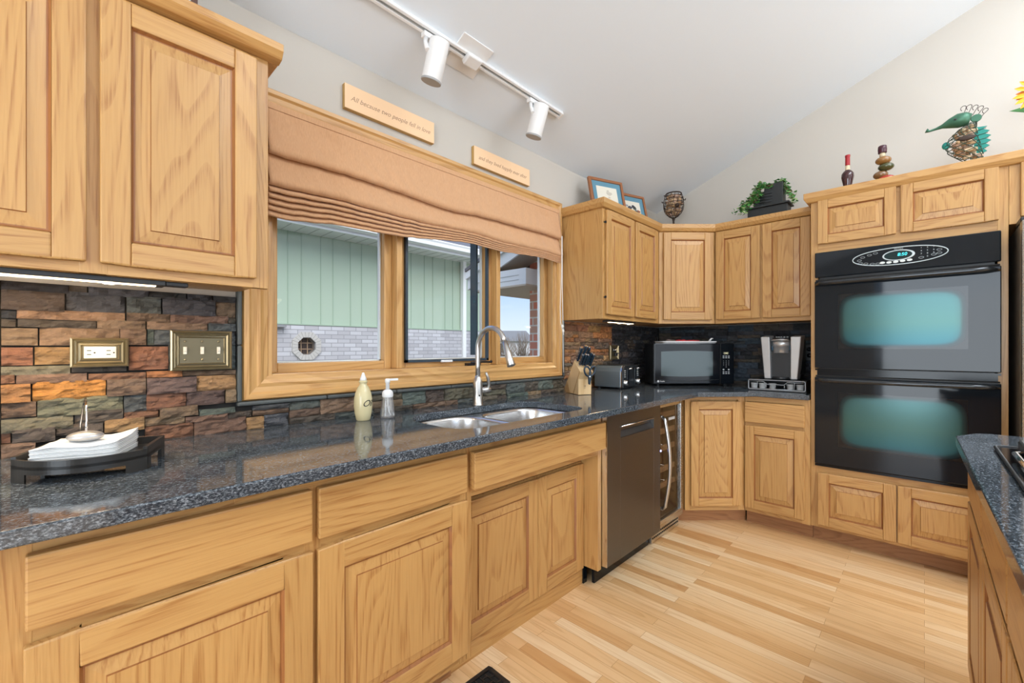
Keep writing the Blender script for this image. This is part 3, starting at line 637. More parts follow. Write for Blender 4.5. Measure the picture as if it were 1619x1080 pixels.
# ================================================================== ROMAN SHADE
FX0, FX1 = .520, 2.262
shade = thing('roman_shade', ((FX0+FX1)/2, 1.745, 2.08), 0, 'apricot fabric roman shade gathered at the top of the kitchen window', 'window shade')
def shade_mesh():
    b = MB(); NX = 150; xs = [FX0+(FX1-FX0)*i/NX for i in range(NX+1)]; cols = []
    def sag(x, a):      # soft hang between the cords
        c0, c1, c2 = .76, 1.50, 2.12
        v = 0
        for (p, q) in ((FX0-.15, c0), (c0, c1), (c1, c2), (c2, FX1+.12)):
            if p <= x <= q: v = math.sin(math.pi*(x-p)/(q-p))
        return -a*v
    for x in xs:
        t = (x-FX0)/(FX1-FX0)
        wr = lambda s, z: .0030*math.sin((x-.8)*105+z*75)*math.exp(-((x-.98)/.16)**2)*max(0, 1-abs(z-1.93)/.13) + .0022*math.sin((x-1.9)*95-z*60)*math.exp(-((x-1.95)/.14)**2)*max(0, 1-abs(z-1.93)/.12) + .0035*noise.noise(Vector((x*9*s, z*7, s*3)))+.0022*noise.noise(Vector((x*38+z*16, z*11, s)))
        dcord = min(abs(x-.76), abs(x-2.12)); pinch = math.exp(-(dcord/.05)**2)*.007
        mid = math.exp(-((x-1.36)/.22)**2)
        z1 = 1.912 - .022*mid + sag(x, .008) ; z2 = 1.800 + sag(x, .010); zb = 1.690 + .072*min(1, max(0, (t-.05)/.75)) - .0*mid + sag(x, .012) + .012*mid
        pts = []
        def fold(za, zb_, out, n=9, top=0):
            for i in range(n+1):
                s = i/n; z = za+(zb_-za)*s
                y = -.004 - out*(s**1.6)*(1 if s < .93 else (1-(s-.93)*6)) - top*(1-s)
                pts.append((y, z))
        fold(2.085, z1, .036, 12, .004); pts.append((-.010, z1+.012)); pts.append((-.004, z1+.035))
        fold(z1+.030, z2, .046, 9, .0); pts.append((-.012, z2+.010)); pts.append((-.006, z2+.028))
        nf = 5; prev = z2+.020; span = (z2-zb)
        for k in range(nf):
            zk = z2 - span*(k+1)/nf
            fold(prev, zk, .044-.004*k, 5); pts.append((-.014, zk+.006)); prev = zk+.012
            if k < nf-1: pts.append((-.010, prev))
        cols.append([(x, y+pinch*(1 if z < 2.05 else 0)+wr(1+.1*int(z*10), z)*(1 if z < 2.06 else .2), z+ (wr(2, z)*.6 if z < 2.05 else 0)) for y, z in pts])
    n = len(cols[0]); vs = [p for c_ in cols for p in c_]
    b.add(vs, [(i*n+j, (i+1)*n+j, (i+1)*n+j+1, i*n+j+1) for i in range(NX) for j in range(n-1)], 0, True)
    M = Matrix.Translation((-(FX0+FX1)/2, 0, -2.08)); b.xf(M); return b
shade_mesh().build('fabric', FABRIC, shade, solid=.0022)
MB().box(FX0-(FX0+FX1)/2, FX1-(FX0+FX1)/2, -.012, .025, -.002, .02).build('headrail', FABRIC, shade)
CORD = mat('white_cord', (.82,.80,.76), .6)
b = MB(); xx = 2.243-(FX0+FX1)/2
b.tube([(xx, -.046, -.16), (xx-.004, -.050, -.35), (xx-.022, -.052, -.62), (xx-.018, -.052, -.72), (xx+.008, -.05, -.78), (xx+.012, -.048, -.86), (xx+.018, -.045, -1.0), (xx+.028, -.04, -1.045)], .0022, 6)
b.tube([(xx+.006, -.046, -.16), (xx+.002, -.050, -.5), (xx+.006, -.052, -.74), (xx+.016, -.05, -.80)], .0022, 6)
b.ball((xx+.004, -.051, -.745), .008, .008, .011); b.ball((xx+.010, -.051, -.775), .007, .007, .012)
b.build('pull_cord', CORD, shade)

# ================================================================== SIGNS ABOVE THE WINDOW
SIGN = mat('peach_sign_paint', (.90,.62,.38), .6); SIGNE = mat('sign_gilt_edge', (.50,.30,.09), .45); SCRIPT = mat('sign_script', (.42,.24,.15), .6)
def sign(x0, x1, z0, z1, s, lab, size):
    t = thing('wall_sign', ((x0+x1)/2, WY-.0005, (z0+z1)/2), 0, lab, 'sign', 'script signs over the window')
    wd, h = x1-x0, z1-z0
    MB().box(-wd/2, wd/2, -.020, 0, -h/2, h/2).build('edge', SIGNE, t, bevel=.002)
    MB().box(-wd/2+.001, wd/2-.001, -.0225, -.020, -h/2+.002, h/2-.001).build('face', SIGN, t)
    text('lettering', s, size, SCRIPT, t, at(0, -.0226, -.004), shear=.35, ext=.0004, space=1.0)
sign(.818, 1.273, 2.202, 2.306, 'All because two people fell in love', 'longer peach sign reading All because two people fell in love', .0290)
sign(1.533, 1.985, 2.185, 2.285, 'and they lived happily ever after', 'right hand peach sign reading and they lived happily ever after', .0300)

# ================================================================== TRACK LIGHT
ty = 1.50; tz = cz(ty)
tr = thing('track_rail', (1.30, ty, tz), 0, 'white ceiling track with feed box running above the window', 'track light')
tr.rotation_euler.x = -math.atan(SL)
MB().box(-.66, .66, -.017, -.006, -.022, 0).box(-.66, .66, .006, .017, -.022, 0).box(-.66, .66, -.006, .006, -.007, 0).build('rail', WHITE, tr, bevel=.001)
MB().box(-.66, .66, -.004, .004, -.0095, -.0072).build('conductor', PEWTER, tr)
MB().box(.655, .668, -.019, .019, -.024, 0).build('end_cap', WHITE, tr, bevel=.001)
MB().box(-.045, .035, -.027, .027, -.045, -.018).build('feed_box', WHITE, tr, bevel=.006)
MB().box(-.10, .075, -.075, .085, -.006, .0005).build('canopy_plate', WHITE, tr, bevel=.002)
LAMPG = emit('lamp_glow', (1, .93, .82), 5.0)
def spot(x, lab):
    t = thing('track_spotlight', (x, ty, tz-.024), 0, lab, 'spotlight', 'spotlights on the ceiling track')
    MB().box(-.05, .03, -.014, .014, -.020, .002).build('adapter', WHITE, t, bevel=.003)
    MB().tube([(-.035, 0, -.015), (-.045, -.012, -.05), (-.044, -.025, -.085)], [.011, .009, .010], 10).tube([(-.01, 0, -.015), (-.030, -.010, -.045), (-.038, -.02, -.06)], .005, 8).build('bracket', WHITE, t)
    ax = Vector((-.06, .30, -.95)).normalized(); c0 = Vector((.005, -.045, -.028))
    q = Vector((0,0,-1)).rotation_difference(ax).to_matrix().to_4x4()
    M = Matrix.Translation(c0) @ q
    b = MB(); b.lathe([(.0,-.004),(.035,-.004),(.041,-.006),(.0415,-.010),(.0415,-.166),(.0405,-.168),(.038,-.166),(.038,-.12),(.0,-.118)], seg=40); b.xf(M); b.build('lamp_can', WHITE, t)
    b = MB(); b.lathe([(.0418,-.160),(.0424,-.162),(.0424,-.168),(.0418,-.169)], seg=40); b.xf(M); b.build('trim_ring', mat('ring_grey', (.35,.35,.35), .5), t)  # plain mid-grey ring round the mouth of the can
    b = MB(); b.lathe([(0,-.128),(.030,-.128),(.0355,-.122)], seg=32); b.xf(M); b.build('bulb', LAMPG, t)
    l = bpy.data.lights.new('track_lamp', 'SPOT'); l.energy = 36; l.color = (1, .92, .80); l.spot_size = R(125); l.spot_blend = .7; l.shadow_soft_size = .03
    o = bpy.data.objects.new('track_lamp', l); COL.objects.link(o); o.parent = t
    o.matrix_local = Matrix.Translation(c0+ax*.145) @ Vector((0,0,-1)).rotation_difference(ax).to_matrix().to_4x4()
spot(1.085, 'white cylinder spotlight on the track, nearer and larger, above the longer sign')
spot(1.745, 'white cylinder spotlight at the far end of the ceiling track')

# ================================================================== UNDER-CABINET LIGHTS
STRIPG = emit('warm_strip_glow', (1, .78, .50), 7.0)
def strip(x, y, wd, lab, pw):
    t = thing('under_cabinet_light', (x, y, 1.378), 0, lab, 'light fixture', None)
    MB().box(0, wd, -.03, .03, -.014, -.0005).build('housing', BLACKM, t, bevel=.002)
    MB().box(.01, wd-.02, -.024, -.004, -.0165, -.0145).build('diffuser', STRIPG, t)
    for k in (.42, .78):
        MB().lathe([(0,-.0185),(.010,-.0185),(.013,-.0165)], (wd*k, -.014, 0), 16).build('lamp', emit('warm_bulb_glow', (1,.86,.62), 30), t)
        l = bpy.data.lights.new('strip_lamp', 'AREA'); l.shape = 'RECTANGLE'; l.size = wd*.4; l.size_y = .03; l.energy = pw; l.color = (1, .74, .46)
        o = bpy.data.objects.new('strip_lamp', l); COL.objects.link(o); o.parent = t; o.location = (wd*(k-.15), -.01, -.024); o.rotation_euler.x = R(12)
    return t
t = strip(-.31, 1.50, .505, 'lit warm strip light under the left wall cabinet', 1.7)
MB().tube([(-.1,-.045,-.022),(.10,-.040,-.020),(.25,-.01,-.018),(.33,.0,-.014)], .0022, 6).build('cord', WHITE, t)
MB().box(.505, .555, -.022, .012, -.012, -.0005).build('plug', BLACKM, t, bevel=.002)
strip(2.46, 1.50, .34, 'warm strip light under the wall cabinet above the toaster', .55)

# ================================================================== OUTLETS AND SWITCHES
BRASS = mat('antique_brass', (.155,.135,.085), .42, .7); BRASSL = mat('worn_brass_edge', (.40,.33,.20), .35, .85)
IVORY = mat('ivory_plastic', (.80,.74,.60), .4)
SY = WY-.030
def plate(x0, x1, z0, z1, lab, name):
    t = thing(name, ((x0+x1)/2, SY, (z0+z1)/2), 0, lab, 'wall plate'); wd, h = (x1-x0)/2, (z1-z0)/2
    b = MB(); st = [(0, 0.004, 0), (0, -.008, 1), (.004, -.011, 1), (.007, -.006, 0), (.012, -.010, 1), (.016, -.006, 0), (.021, -.008, 1), (.024, -.004, 0)]
    for (d0, y0, m0), (d1, y1, m1) in zip(st, st[1:]): b.ring((-wd+d0, wd-d0, -h+d0, h-d0), y0, (-wd+d1, wd-d1, -h+d1, h-d1), y1, m0 if m0 == m1 else 0 if (m0, m1) != (1, 0) else 1)
    e = st[-1][0]; b.add([(-wd+e,-.004,-h+e),(wd-e,-.004,-h+e),(wd-e,-.004,h-e),(-wd+e,-.004,h-e)], [(0,1,2,3)], 0)
    b.build('cover', [BRASS, BRASSL], t); return t
t = plate(.018, .141, 1.143, 1.227, 'antique brass stepped wall plate with an ivory double outlet', 'wall_outlet')
o = MB().box(-.034, .034, -.009, -.004, -.017, .017).build('receptacle', IVORY, t, bevel=.001)
for sx_ in (-.023, .018):
    MB().box(sx_-.005, sx_+.004, -.0096, -.009, .004, .0065).box(sx_-.005, sx_+.004, -.0096, -.009, -.0075, -.005).build('slot', BLACKM, t)
    MB().lathe([(0,-.0096),(.0022,-.0096),(.0022,-.009)], (sx_+.011, 0, -.001), 12, axis='y').build('ground_hole', BLACKM, t)
for dx in (-.004, .004): MB().box(dx-.003, dx+.003, -.010, -.009, -.009, .009).build('reset_button', IVORY, t)
for dx in (-.0485, .0485): MB().lathe([(0,-.007),(.003,-.0065),(.0035,-.004)], (dx,0,0), 12, axis='y').build('screw', BRASSL, t)
t = plate(.241, .409, 1.124, 1.254, 'antique brass stepped triple switch plate left of the window casing', 'light_switch_plate')
for dx in (-.046, 0, .046):
    MB().box(dx-.005, dx+.005, -.006, -.004, -.012, .012).box(dx-.0035, dx+.0035, -.014, -.005, -.002, .010).build('toggle', mat('clear_ivory', (.75,.70,.58), .25), t, bevel=.001)
    for dz in (-.030, .030): MB().lathe([(0,-.007),(.003,-.0065),(.0035,-.004)], (dx,0,dz), 12, axis='y').build('screw', BRASSL, t)
t = plate(2.895, 3.02, 1.105, 1.215, 'brass outlet plate in the dark corner with a black plug', 'wall_outlet')
MB().box(-.022, .022, -.012, -.004, .004, .030).box(-.016, .016, -.03, -.012, -.028, -.002).build('plug', BLACKM, t, bevel=.003)
MB().lathe([(0,-.016),(.007,-.015),(.008,-.012)], (-.012,0,.018), 12, axis='y').lathe([(0,-.016),(.007,-.015),(.008,-.012)], (.012,0,.018), 12, axis='y').build('screw', CHROME, t)
MB().tube([(.0,-.03,-.01),(.035,-.05,.0),(.055,-.045,-.03),(.058,-.02,-.075),(.05,-.012,-.14)], .004, 8).build('cord', BLACKM, t)
t = thing('wall_outlet', (BX-.030, .60, 1.16), R(-90), 'black outlet beside the coffee maker, next to the oven tower', 'wall plate')
MB().box(-.037, .037, -.006, .004, -.058, .058).build('cover', BLACKM, t, bevel=.003)
for dz in (.025, -.02): MB().lathe([(0,-.010),(.014,-.010),(.016,-.006)], (0,0,dz), 20, axis='y').build('receptacle', BLACK, t)
MB().lathe([(0,-.030),(.010,-.030),(.014,-.020),(.014,-.010)], (0,0,.025), 16, axis='y').build('plug', BLACK, t)

# ================================================================== COUNTER ITEMS, LEFT
# napkin tray
DARKW = mat('charcoal_tray', (.022,.021,.020), .28)
t = thing('napkin_tray', (.050, 1.44, CT), R(-20), 'charcoal curved-front napkin tray standing on the countertop at left', 'napkin holder')
def tray():
    b = MB(); n = 36; X0, X1 = -.117, .117; yb = .105
    def yf(x): return -.105+.060*(x/.117)**2*1.0
    fr = [(X0+(X1-X0)*i/n, yf(X0+(X1-X0)*i/n)) for i in range(n+1)]
    b.prism(fr+[(X1, yb), (X0, yb)], .030, .037, 'z')
    for i in range(n):
        (xa, ya), (xb, yb_) = fr[i], fr[i+1]; leg = i < 5 or i >= n-5; z0 = 0 if leg else .020
        b.prism([(xa, ya), (xb, yb_), (xb, yb_+.008), (xa, ya+.008)], z0, .050, 'z')
    for s in (X0, X1-.008):
        ya = yf(X0); b.box(s, s+.008, ya, yb, .026, .055); b.box(s, s+.008, ya, ya+.03, 0, .028); b.box(s, s+.008, yb-.03, yb, 0, .028)
    b.box(X0, X1, yb-.008, yb, .026, .055)
    return b
tray().build('tray_body', DARKW, t)
MB().tube([(-.055, .105, .045), (-.055, .108, .10), (-.045, .095, .150), (-.030, .06, .168), (-.018, .03, .150), (-.012, .012, .118), (-.010, .004, .092)], .0022, 8).build('swing_arm', CHROME, t)
MB().ball((-.010, .0, .083), .034, .026, .013, 24).build('weight', mat('satin_pebble', (.50,.50,.50), .38, .8), t)
NAP = mat('white_paper_napkin', (.76,.76,.75), .9)
_nr = random.Random(3); nap0 = None
for k in range(11):
    b = MB(); nx, ny = 14, 8; jx = _nr.uniform(-.0015,.0015); jy = _nr.uniform(-.0015,.0015)
    vs = []
    for i in range(nx+1):
        for j in range(ny+1):
            a, c_ = i/nx, j/ny; x = -.078+.150*a+jx; y = -.060+.132*c_+jy
            lift = k/10*(.010*a**4 + .010*(c_**3)*(a**2) + .003*math.sin(a*5)) + (k/10)*.004*noise.noise(Vector((a*4, c_*4, k*.12)))
            vs.append((x, y, .0385+k*.0029+lift))
    b.add(vs, [(i*(ny+1)+j, (i+1)*(ny+1)+j, (i+1)*(ny+1)+j+1, i*(ny+1)+j+1) for i in range(nx) for j in range(ny)], 0, True)
    o = b.build('paper_napkin', NAP, None, solid=.0023); o.location = (.046, 1.445, CT); o.rotation_euler.z = R(-22)
    if k == 10: tag(o, 'topmost white paper napkin of the stack, curled corner under the steel weight', 'napkin')
    else: tag(o, 'white folded paper napkin within the stack on the charcoal tray', 'napkin', 'napkins stacked in the tray')
# oil bottle
t = thing('oil_bottle', (.845, 1.640, CT), R(-6), 'cream ceramic oil bottle with white pour spout below the window', 'bottle')
MB().lathe([(0,0),(.024,0),(.027,.003),(.033,.03),(.036,.06),(.0355,.085),(.031,.110),(.022,.132),(.0145,.143),(.0135,.150),(.0165,.153),(.0165,.160),(.013,.161),(0,.161)], seg=40).build('body', mat('cream_glaze', (.66,.58,.34), .16), t)
MB().lathe([(.013,.160),(.0125,.168),(.009,.176),(.004,.192),(0,.193)], seg=20).build('spout', WHITEV, t)
# lettering wrapped on the front of the bottle
def wrap(o, r): 
    for v in o.data.vertices:
        a = v.co.x/r; rr = -v.co.y; v.co.x = rr*math.sin(a); v.co.y = -rr*math.cos(a)
o = text('lettering', 'Oil', .036, mat('black_script', (.02,.02,.02), .5), t, at(.004, -.0362, .070), shear=.5, ext=.0005)
for v in o.data.vertices:
    a = v.co.x/.0366; rr = .0368 if v.co.y < -.0362 else .0355; v.co.y = -rr*math.cos(a); v.co.x = rr*math.sin(a)
# soap dispenser
CLEARB = bpy.data.materials.new('clear_bottle_plastic'); CLEARB.use_nodes = True; _nt = CLEARB.node_tree; _nt.nodes.clear(); _l = _nt.links.new
_o = N(_nt, 'ShaderNodeOutputMaterial'); _mi = N(_nt, 'ShaderNodeMixShader'); _m2 = N(_nt, 'ShaderNodeMixShader'); _tr = N(_nt, 'ShaderNodeBsdfTransparent'); _gl = N(_nt, 'ShaderNodeBsdfGlossy', Roughness=.05); _df = N(_nt, 'ShaderNodeBsdfDiffuse')
_lw = N(_nt, 'ShaderNodeLayerWeight', Blend=.35); _m2.inputs[0].default_value = .14; _l(_tr.outputs[0], _m2.inputs[1]); _l(_df.outputs[0], _m2.inputs[2]); _l(_lw.outputs['Facing'], _mi.inputs[0]); _l(_m2.outputs[0], _mi.inputs[1]); _l(_gl.outputs[0], _mi.inputs[2]); _l(_mi.outputs[0], _o.inputs[0])
t = thing('soap_dispenser', (.943, 1.620, CT), R(-10), 'clear plastic foaming soap dispenser with white pump', 'soap dispenser')
MB().lathe([(0,.001),(.028,.001),(.031,.004),(.031,.012),(.026,.060),(.022,.088),(.020,.094),(.0188,.094),(.0205,.088),(.0245,.060),(.0295,.012),(.028,.006),(0,.005)], seg=8*4).build('bottle', CLEARB, t)
MB().lathe([(.0,.118),(.012,.118),(.019,.112),(.0225,.104),(.0225,.090),(.021,.086),(0,.086)], seg=28).build('collar', WHITEV, t)
MB().lathe([(.008,.118),(.008,.146),(.0105,.148),(.0105,.160),(.007,.164),(0,.164)], seg=20).box(0, .044, -.0045, .0045, .155, .1635).build('pump_head', WHITEV, t)
MB().tube([(0,0,.086),(.001,.001,.05),(.006,.0,.025),(.014,0,.010)], .0025, 8).build('dip_tube', WHITEV, t)
# faucet
t = thing('kitchen_faucet', (1.464, 1.640, CT), 0, 'brushed nickel pull-down faucet with a high arched spout', 'faucet')
MB().lathe([(0,0),(.030,0),(.030,.004),(.026,.010),(.0245,.06),(.024,.118),(.022,.128),(.016,.140),(.0135,.150),(0,.150)], seg=32).build('body', NICKEL, t)
path = [(0,0,.145),(0,0,.20),(0,0,.26)]
for i in range(0, 15): a = R(180-i*11.5); path.append((0, -.098-.098*math.cos(a)*1.0, .285+.105*math.sin(a)))
last = Vector(path[-1]); d = Vector((0, -.38, -.925)).normalized()
MB().tube(path, .0125, 16).build('spout', NICKEL, t)
MB().tube([last-d*.002, last+d*.02, last+d*.022, last+d*.07, last+d*.118, last+d*.122], [.0127,.0132,.0150,.0165,.0205,.0185], 20).build('spray_head', NICKEL, t)
MB().tube([(.018,0,.075),(.075,-.004,.075),(.080,-.004,.075)], [.0145,.0145,.012], 18).build('valve_stub', NICKEL, t)
MB().tube([(.070,-.004,.080),(.072,-.006,.10),(.064,-.008,.135),(.052,-.008,.160),(.050,-.008,.165)], [.007,.009,.0085,.007,.004], 12).build('lever', NICKEL, t)
MB().lathe([(0,-.0262),(.004,-.0262),(.005,-.024)], (-.010,0,.052), 12, axis='y').build('sensor', BLACK, t)

# knife block
LW = oak('pale_rubberwood', 'z', light=(.72,.50,.26), dark=(.62,.39,.17), ringn=6)
LW2 = oak('rubberwood_stripe', 'z', light=(.50,.29,.12), dark=(.40,.21,.08), ringn=6)
t = thing('knife_block', (2.195, 1.535, CT), R(-29), 'slanted pale wooden knife block on the counter corner beside the window', 'knife block')
# local: x width, y depth; leaning profile in (y,z)
pr_ = [(0,.002),(.185,.002),(.200,.030),(.060,.212),(-.028,.142),(0,.098)]
MB().prism(pr_, 0, .088, 'x').build('block_body', LW, t, bevel=.002)
MB().prism([(.066,.002),(.080,.002),(-.006,.1355),(-.020,.1485)], -.0006, .0884, 'x').build('glue_stripe', LW2, t)
MB().prism([(.120,.0015),(.186,.0015),(.201,.030),(.165,.078)], -.0006, .0884, 'x').build('heel_strip', LW2, t)
text('emblem', 'H', .016, mat('burnt_mark', (.10,.05,.03), .6), t, at(.044, -.0004, .055), ext=.0004)
text('emblem', 'J.A.', .006, mat('burnt_mark', (.10,.05,.03), .6), t, at(.044, -.0004, .043), ext=.0004)
HND = mat('black_knife_handle', (.018,.035,.055), .22)
lean = Vector((0, -.145, .182)).normalized(); nrm = Vector((0, -.088, -.07)).normalized()
def knife(x, s, L_, wd, th, lab, rivets=True, grp='kitchen knives in the block'):
    """s: position along the slot face 0 (front low) .. 1 (back high)"""
    k = thing('kitchen_knife', (0,0,0), 0, lab, 'knife', grp)
    base = Vector((x, -.028+.088*s, .142+.070*s))
    fy = Vector((0, .088, .07)).normalized()
    M = Matrix.Translation(Vector((2.195, 1.535, CT))) @ Matrix.Rotation(R(-29), 4, 'Z') @ Matrix.Translation(base) @ Matrix(((1,0,0,0),(0,fy.y,lean.y,0),(0,fy.z,lean.z,0),(0,0,0,1)))
    b = MB(); pr = [(-wd*.5,.014),(wd*.5,.014),(wd*.55,L_*.3),(wd*.46,L_*.6),(wd*.62,L_*.92),(wd*.35,L_),(-wd*.35,L_),(-wd*.5,L_*.9),(-wd*.42,L_*.5)]
    b.prism([(p[0],p[1]) for p in pr], -th/2, th/2, 'x')
    b.xf(M); b.build('handle', HND, k, bevel=.0025, bseg=2)
    b = MB(); b.box(-th*.48, th*.48, -wd*.5, wd*.5, 0, .014); b.xf(M); b.build('bolster', CHROME, k, bevel=.001)
    b = MB(); b.box(-.001, .001, -wd*.4, wd*.4, -.055, .001); b.xf(M); b.build('blade', STEEL, k)
    b = MB(); b.box(-th*.5, th*.5, -wd*.34, wd*.34, L_, L_+.003); b.xf(M); b.build('end_cap', CHROME, k)
    if rivets:
        for q in (.3, .52, .74):
            b = MB(); b.lathe([(0,-th*.54),(.0022,-th*.53),(.0024,-th*.5)], (0,0,L_*q), 10, axis='x'); b.xf(M); b.build('rivet', CHROME, k)
knife(.012, .88, .112, .022, .014, 'black handled kitchen knife at the back left of the block')
knife(.036, .86, .128, .024, .015, 'tallest black handled knife at the back middle of the block')
knife(.060, .84, .122, .024, .015, 'black handled knife at the back right of the block, steel end cap')
knife(.014, .52, .090, .020, .012, 'middle row black knife nearest the pale side of the block')
knife(.030, .50, .094, .020, .012, 'second knife of the middle row in the wooden block')
knife(.046, .47, .092, .020, .012, 'third knife of the middle row, steel strip along its handle')
knife(.064, .54, .105, .020, .013, 'riveted black knife right of the middle row')
knife(.078, .44, .098, .020, .013, 'rightmost riveted black knife above the scissors')
k = thing('kitchen_scissors', (2.195, 1.535, CT), R(-29), 'black handled kitchen scissors hanging in the front slot of the knife block', 'scissors')
def loop(cx, cz_, rx, rz_, rot):
    P = []
    for i in range(20): a = 2*math.pi*i/20; x, z = rx*math.cos(a), rz_*math.sin(a); P.append((cx+x*math.cos(rot)-z*math.sin(rot), -.042-.10*(cz_+z-.13)*.0, cz_+x*math.sin(rot)+z*math.cos(rot)))
    return P
MB().tube(loop(.040, .148, .019, .030, .35), .0058, 8, closed=True).build('handle_loop', HND, k)
MB().tube(loop(.074, .150, .016, .030, -.45), .0058, 8, closed=True).build('handle_loop', HND, k)
MB().prism([(.044,.118),(.068,.118),(.058,.066),(.046,.070)], -.048, -.036, 'y').build('shank', HND, k, bevel=.003)
MB().lathe([(0,-.052),(.006,-.051),(.007,-.048)], (.054,0,.115), 14, axis='y').build('pivot', CHROME, k)
# toaster
t = thing('toaster', (2.80, 1.625, CT), R(5), 'black and chrome four-slice toaster between the knife block and microwave', 'toaster')
TB = mat('toaster_dark_metal', (.16,.21,.25), .28, .6)
b = MB(); hw = .138
prf = [(-hw,.014),(hw,.014),(hw,.125),(hw-.010,.150),(hw-.035,.166),(-hw+.035,.166),(-hw+.010,.150),(-hw,.125)]
b.prism(prf, -.100, .105, 'y'); b.build('shell', TB, t, bevel=.006)
b = MB(); prf2 = [(x*1.01, z+.001) for x, z in prf]; b.prism(prf2, -.116, -.100, 'y'); b.build('front_panel', BLACKM, t, bevel=.004)
b = MB(); b.prism([(x*1.012, z+.0015) for x, z in prf], -.103, -.098, 'y'); b.build('chrome_band', CHROME, t)
for s in (-1, 1):
    MB().box(s*.065-.012, s*.065+.012, -.121, -.116, .030, .148).build('lever_slot', BLACK, t, bevel=.002)
    MB().tube([(s*.065-.018,-.128,.142),(s*.065-.016,-.145,.146),(s*.065,-.150,.146),(s*.065+.016,-.145,.146),(s*.065+.018,-.128,.142)], .0045, 8).build('lever', CHROME, t)
    MB().lathe([(.0,-.138),(.015,-.138),(.018,-.134),(.019,-.118),(.021,-.116)], (s*.108,0,.048), 24, axis='y').build('dial', CHROME, t)
    for i in range(4): MB().box(s*.110-.012, s*.110+.012, -.119, -.116, .086+i*.014, .092+i*.014).build('button', mat('toaster_button', (.65,.66,.66), .3, .5), t, bevel=.001)
    for q in (-.03, .03): MB().box(s*.065+q-.012, s*.065+q+.012, -.080, .085, .1665, .168).build('slot', GROOVE, t)
for s in (-.11, .11):
    for q in (-.08, .08): MB().lathe([(0,0),(.012,0),(.012,.015),(0,.015)], (s,q,0), 12).build('foot', BLACKM, t)

# microwave, set diagonally
MX, MY = 3.105, 1.478
t = thing('microwave_oven', (MX, MY, CT), R(-45), 'black countertop microwave set diagonally in the corner', 'microwave')
MW, MH, MD = .610, .325, .285
b = MB(); b.prism([(0,.02),(MW,.02),(MW-.045,MD),(.02,MD)], .014, MH, 'z'); b.build('case', mat('microwave_case', (.012,.014,.017), .3), t, bevel=.004)
b = MB(); b.box(0, .505, 0, .0195, .018, MH-.002); dr = b.build('door', BLACK, t, bevel=.004)
MWG = mat('microwave_window', (.055,.08,.085), .12, .1)
def curved(x0, x1, z0, z1, bow, y, n=12):
    P = [(x0+(x1-x0)*i/n, z0-bow*math.sin(math.pi*i/n)) for i in range(n+1)]
    P += [(x1-(x1-x0)*i/n, z1+bow*math.sin(math.pi*i/n)) for i in range(n+1)]
    return MB().prism(P, y-.0012, y, 'y')
curved(.052, .448, .078, .262, .006, .0002).build('window', MWG, dr)
MB().tube([(.0+.012+.48*i/16, -.004-.0*i, .050-.012*math.sin(math.pi*i/16)) for i in range(17)], .0022, 8).build('lower_trim', BLACKM, dr)
MB().box(.504, .507, -.001, .0195, .018, MH-.002).build('door_gap', GROOVE, t)
cp = MB().box(.508, MW, 0, .0195, .018, MH-.002).build('control_panel', BLACK, t, bevel=.003)
MB().box(.530, .568, -.0012, 0, .240, .258).build('display', mat('microwave_display', (.20,.19,.13), .3), cp)
text('lettering', '9:48', .014, emit('display_digits', (.75,.72,.45), .8), cp, at(.549, -.0014, .249), ext=.0002)
KEY = mat('key_legend', (.55,.58,.60), .5)
b = MB()
for i in range(3):
    for j in range(2): MB().box(.524+i*.020, .536+i*.020, -.001, 0, .212+j*.012, .218+j*.012).build('key', KEY, cp)
for r_ in range(4):
    for i in range(3):
        s = str(r_*3+i+1) if r_ < 3 else ' 0 '[i]
        if s.strip(): text('key_digit', s, .011, KEY, cp, at(.530+i*.020, -.0006, .190-r_*.015), ext=.0002)
for i in (0, 2): MB().lathe([(0,-.001),(.0065,-.001),(.0065,0)], (.530+i*.020, 0, .125), 14, axis='y').build('key', KEY, cp)
for i in range(3):
    for j in range(2): MB().box(.524+i*.020, .536+i*.020, -.001, 0, .092+j*.012, .098+j*.012).build('key', KEY, cp)
MB().lathe([(0,-.0012),(.0085,-.0012),(.0085,0)], (.030,0,.036), 20, axis='y').build('logo_disc', mat('logo_silver', (.7,.72,.74), .4), dr)
text('lettering', 'Profile', .014, mat('logo_silver', (.7,.72,.74), .4), dr, at(.062, -.0004, .036), ext=.0003)
for x, y in ((.04,.04),(.56,.04),(.06,.25),(.52,.25)): MB().lathe([(0,0),(.012,0),(.012,.0145),(0,.0145)], (x,y,0), 12).build('foot', BLACKM, t)
mwM = Matrix.Translation((MX, MY, CT+MH+.0005)) @ Matrix.Rotation(R(-45), 4, 'Z')
def onmw(x, y): v = mwM @ Vector((x, y, 0)); return (v.x, v.y, v.z)
t = thing('wire_tray', onmw(.285, .12), R(-43), 'flat grey and white tray lying on top of the microwave', 'tray')
TRW = mat('white_plastic_tray', (.70,.71,.72), .4)
MB().prism(rrect(-.21, .21, -.095, .085, (.03,.03,.03,.03)), 0, .005, 'z').build('base', TRW, t, bevel=.001)
b = MB(); b.tube([(x, y, .011) for x, y in rrect(-.212, .212, -.097, .087, (.03,.03,.03,.03))], .005, 8, closed=True); b.build('rim', TRW, t)
MB().tube([(.165,-.06,.012),(.172,-.062,.026),(.182,-.062,.036),(.195,-.062,.036)], [.008,.007,.006,.004], 8).build('handle', TRW, t)
t = thing('red_potholder', onmw(.285, .105), R(-40), 'crumpled red quilted potholder on the tray above the microwave', 'potholder')
t.location.z += .0065
b = MB(); nx, ny = 26, 12
vs = []
